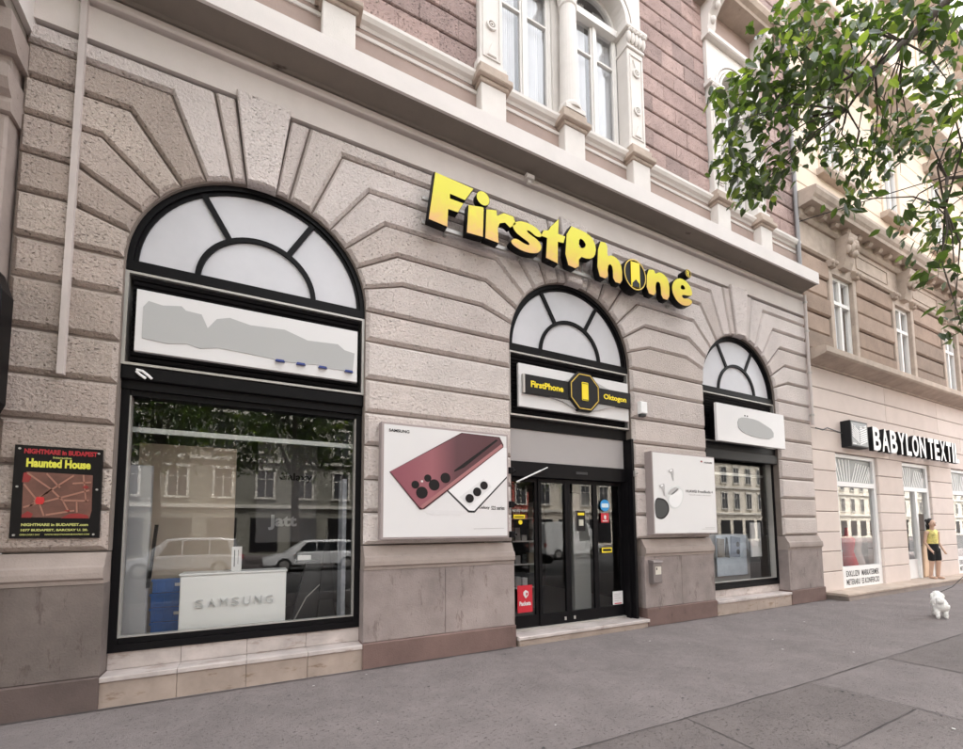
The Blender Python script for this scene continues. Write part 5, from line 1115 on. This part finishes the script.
def car(x, y, rz, col, label, h=1.5, van=False, metal=.3):
    t = thing('parked_van' if van else 'parked_car', (x, y, -.12), label, 'van' if van else 'car', 'vehicles parked along the street')
    pm = mat('car_paint_%.2f_%.2f' % (col[0], col[2]), col, .25, metal)
    M = Matrix.Translation((x, y, -.12)) @ Matrix.Rotation(rz, 4, 'Z')
    def bld(nm, mb, m_, par=t, smooth=False):
        me = mb.mesh(nm, m_, smooth); me.transform(M); return link(nm, me, par)
    L_ = 2.2; hb = .82 if not van else 1.0
    body = [(-L_,.32),(-L_-.03,.6),(-L_+.06,hb),(-1.0,hb+.08),(1.0,hb+.06),(1.7,hb-.03),(L_-.02,hb-.2),(L_+.04,.55),(L_,.3)]
    cab = [(-L_+.12,hb),(-L_+.3,h-.08),(-1.3,h),(.1,h),(.55,h-.06),(1.35,hb+.02)] if not van else [(-L_+.02,hb),(-L_+.06,h-.05),(-1.3,h),(.9,h),(1.2,h-.1),(1.9,hb+.0)]
    def loft(prof, w0, w1, zl, zh):
        n = len(prof); V = []
        for s in (-1, 1):
            for (px, pz) in prof:
                k = (pz-zl)/(zh-zl) if zh > zl else 0; V.append((px, s*(w0+(w1-w0)*min(max(k,0),1)), pz))
        F = [(i,(i+1)%n,n+(i+1)%n,n+i) for i in range(n)]+[tuple(reversed(range(n))), tuple(range(n,2*n))]
        return MB().add(V, F)
    bo_ = bld('body', loft(body, .90, .84, .5, hb+.1), pm)
    bv = bo_.modifiers.new('bevel', 'BEVEL'); bv.width = .06; bv.segments = 3; bv.limit_method = 'ANGLE'; bv.angle_limit = R(30)
    cb2 = bld('cabin', loft(cab, .82, .66, hb, h), pm); bv = cb2.modifiers.new('bevel', 'BEVEL'); bv.width = .05; bv.segments = 2
    for s in (-1, 1):
        wins = ([(-1.75,-1.0),(-.95,-.05),(.0,.75)] if not van else [(.35,1.25)])
        for a, b_ in wins:
            za, zb = hb+.1, h-.12; ya, yb = .825-.16*(za-hb)/(h-hb), .825-.16*(zb-hb)/(h-hb)
            bl = min(b_, 1.2); bt = min(b_-.0, .42 if not van else 1.0); at_ = max(a, -1.62)
            bld('side_window', MB().add([(a,s*ya,za),(bl,s*ya,za),(bt,s*yb,zb),(at_,s*yb,zb),(a,s*(ya-.03),za),(bl,s*(ya-.03),za),(bt,s*(yb-.03),zb),(at_,s*(yb-.03),zb)], [(0,1,2,3),(7,6,5,4),(0,4,5,1),(1,5,6,2),(2,6,7,3),(3,7,4,0)]), CGLS)
        bld('headlight', MB().ell((L_-.08, s*.62, hb-.24), (.12,.18,.08), 10, 6), LAMP, smooth=True); bld('tail_light', MB().box(-L_-.02, -L_+.14, s*.72-.12, s*.72+.12, hb-.22, hb+.02), TAIL)
        bld('mirror', MB().ell((.85, s*.98, hb+.1), (.07,.1,.07), 8, 6), pm, smooth=True)
        for xx in (-1.35, 1.35):
            wv = [(r_, w_) for r_, w_ in ((.2,-.11),(.31,-.1),(.33,-.05),(.33,.05),(.31,.1),(.2,.11))]
            def ring(prof, ox):
                n = 18; V = [(xx+r_*math.cos(2*math.pi*k/n), s*.80+w_, .33+r_*math.sin(2*math.pi*k/n)) for r_, w_ in prof for k in range(n)]
                F = [(i*n+k, i*n+(k+1)%n, (i+1)*n+(k+1)%n, (i+1)*n+k) for i in range(len(prof)-1) for k in range(n)]+[tuple(range(n)), tuple(range((len(prof)-1)*n, len(prof)*n))]
                return MB().add(V, F)
            wo_ = bld('wheel', ring(wv, 0), TYRE); bld('rim', ring([(.08,-.115),(.2,-.112),(.2,.112),(.08,.115)], 0), SILVER, wo_)
    bld('windscreen', MB().add([(1.30,-.70,hb+.05),(1.30,.70,hb+.05),(.60,.6,h-.1),(.60,-.6,h-.1),(1.27,-.70,hb+.03),(1.27,.70,hb+.03),(.57,.6,h-.12),(.57,-.6,h-.12)], [(0,1,2,3),(7,6,5,4),(0,4,5,1),(1,5,6,2),(2,6,7,3),(3,7,4,0)]) if not van else MB().add([(1.87,-.72,hb+.03),(1.87,.72,hb+.03),(1.24,.62,h-.14),(1.24,-.62,h-.14),(1.83,-.72,hb+.02),(1.83,.72,hb+.02),(1.2,.62,h-.15),(1.2,-.62,h-.15)], [(0,1,2,3),(7,6,5,4),(0,4,5,1),(1,5,6,2),(2,6,7,3),(3,7,4,0)]), CGLS)
car(-2.6, -17.6, math.pi, (.42,.42,.43), 'silver estate car parked across the road reflected in the left window', 1.62)
car(2.6, -17.7, math.pi, (.62,.62,.62), 'white car parked across the road to the right of the silver one', 1.45, metal=0.)
car(9.5, -11.6, .05, (.015,.015,.018), 'black car standing on the near side of the road', 1.5)
car(8.6, -17.5, 0., (.05,.05,.055), 'dark grey car parked across the road beside the white one', 1.45)
car(17.5, -17.4, 0., (.66,.66,.65), 'white van parked across the road reflected in the glass doors', 2.3, True, 0.)
car(24.0, -11.5, math.pi, (.30,.31,.33), 'grey car on the near side beyond the black car', 1.46)
car(27.0, -17.5, 0., (.6,.6,.58), 'pale car parked across the road farthest right', 1.46, metal=0.)

for o in bpy.data.objects:
    if 'at' in o: del o['at']
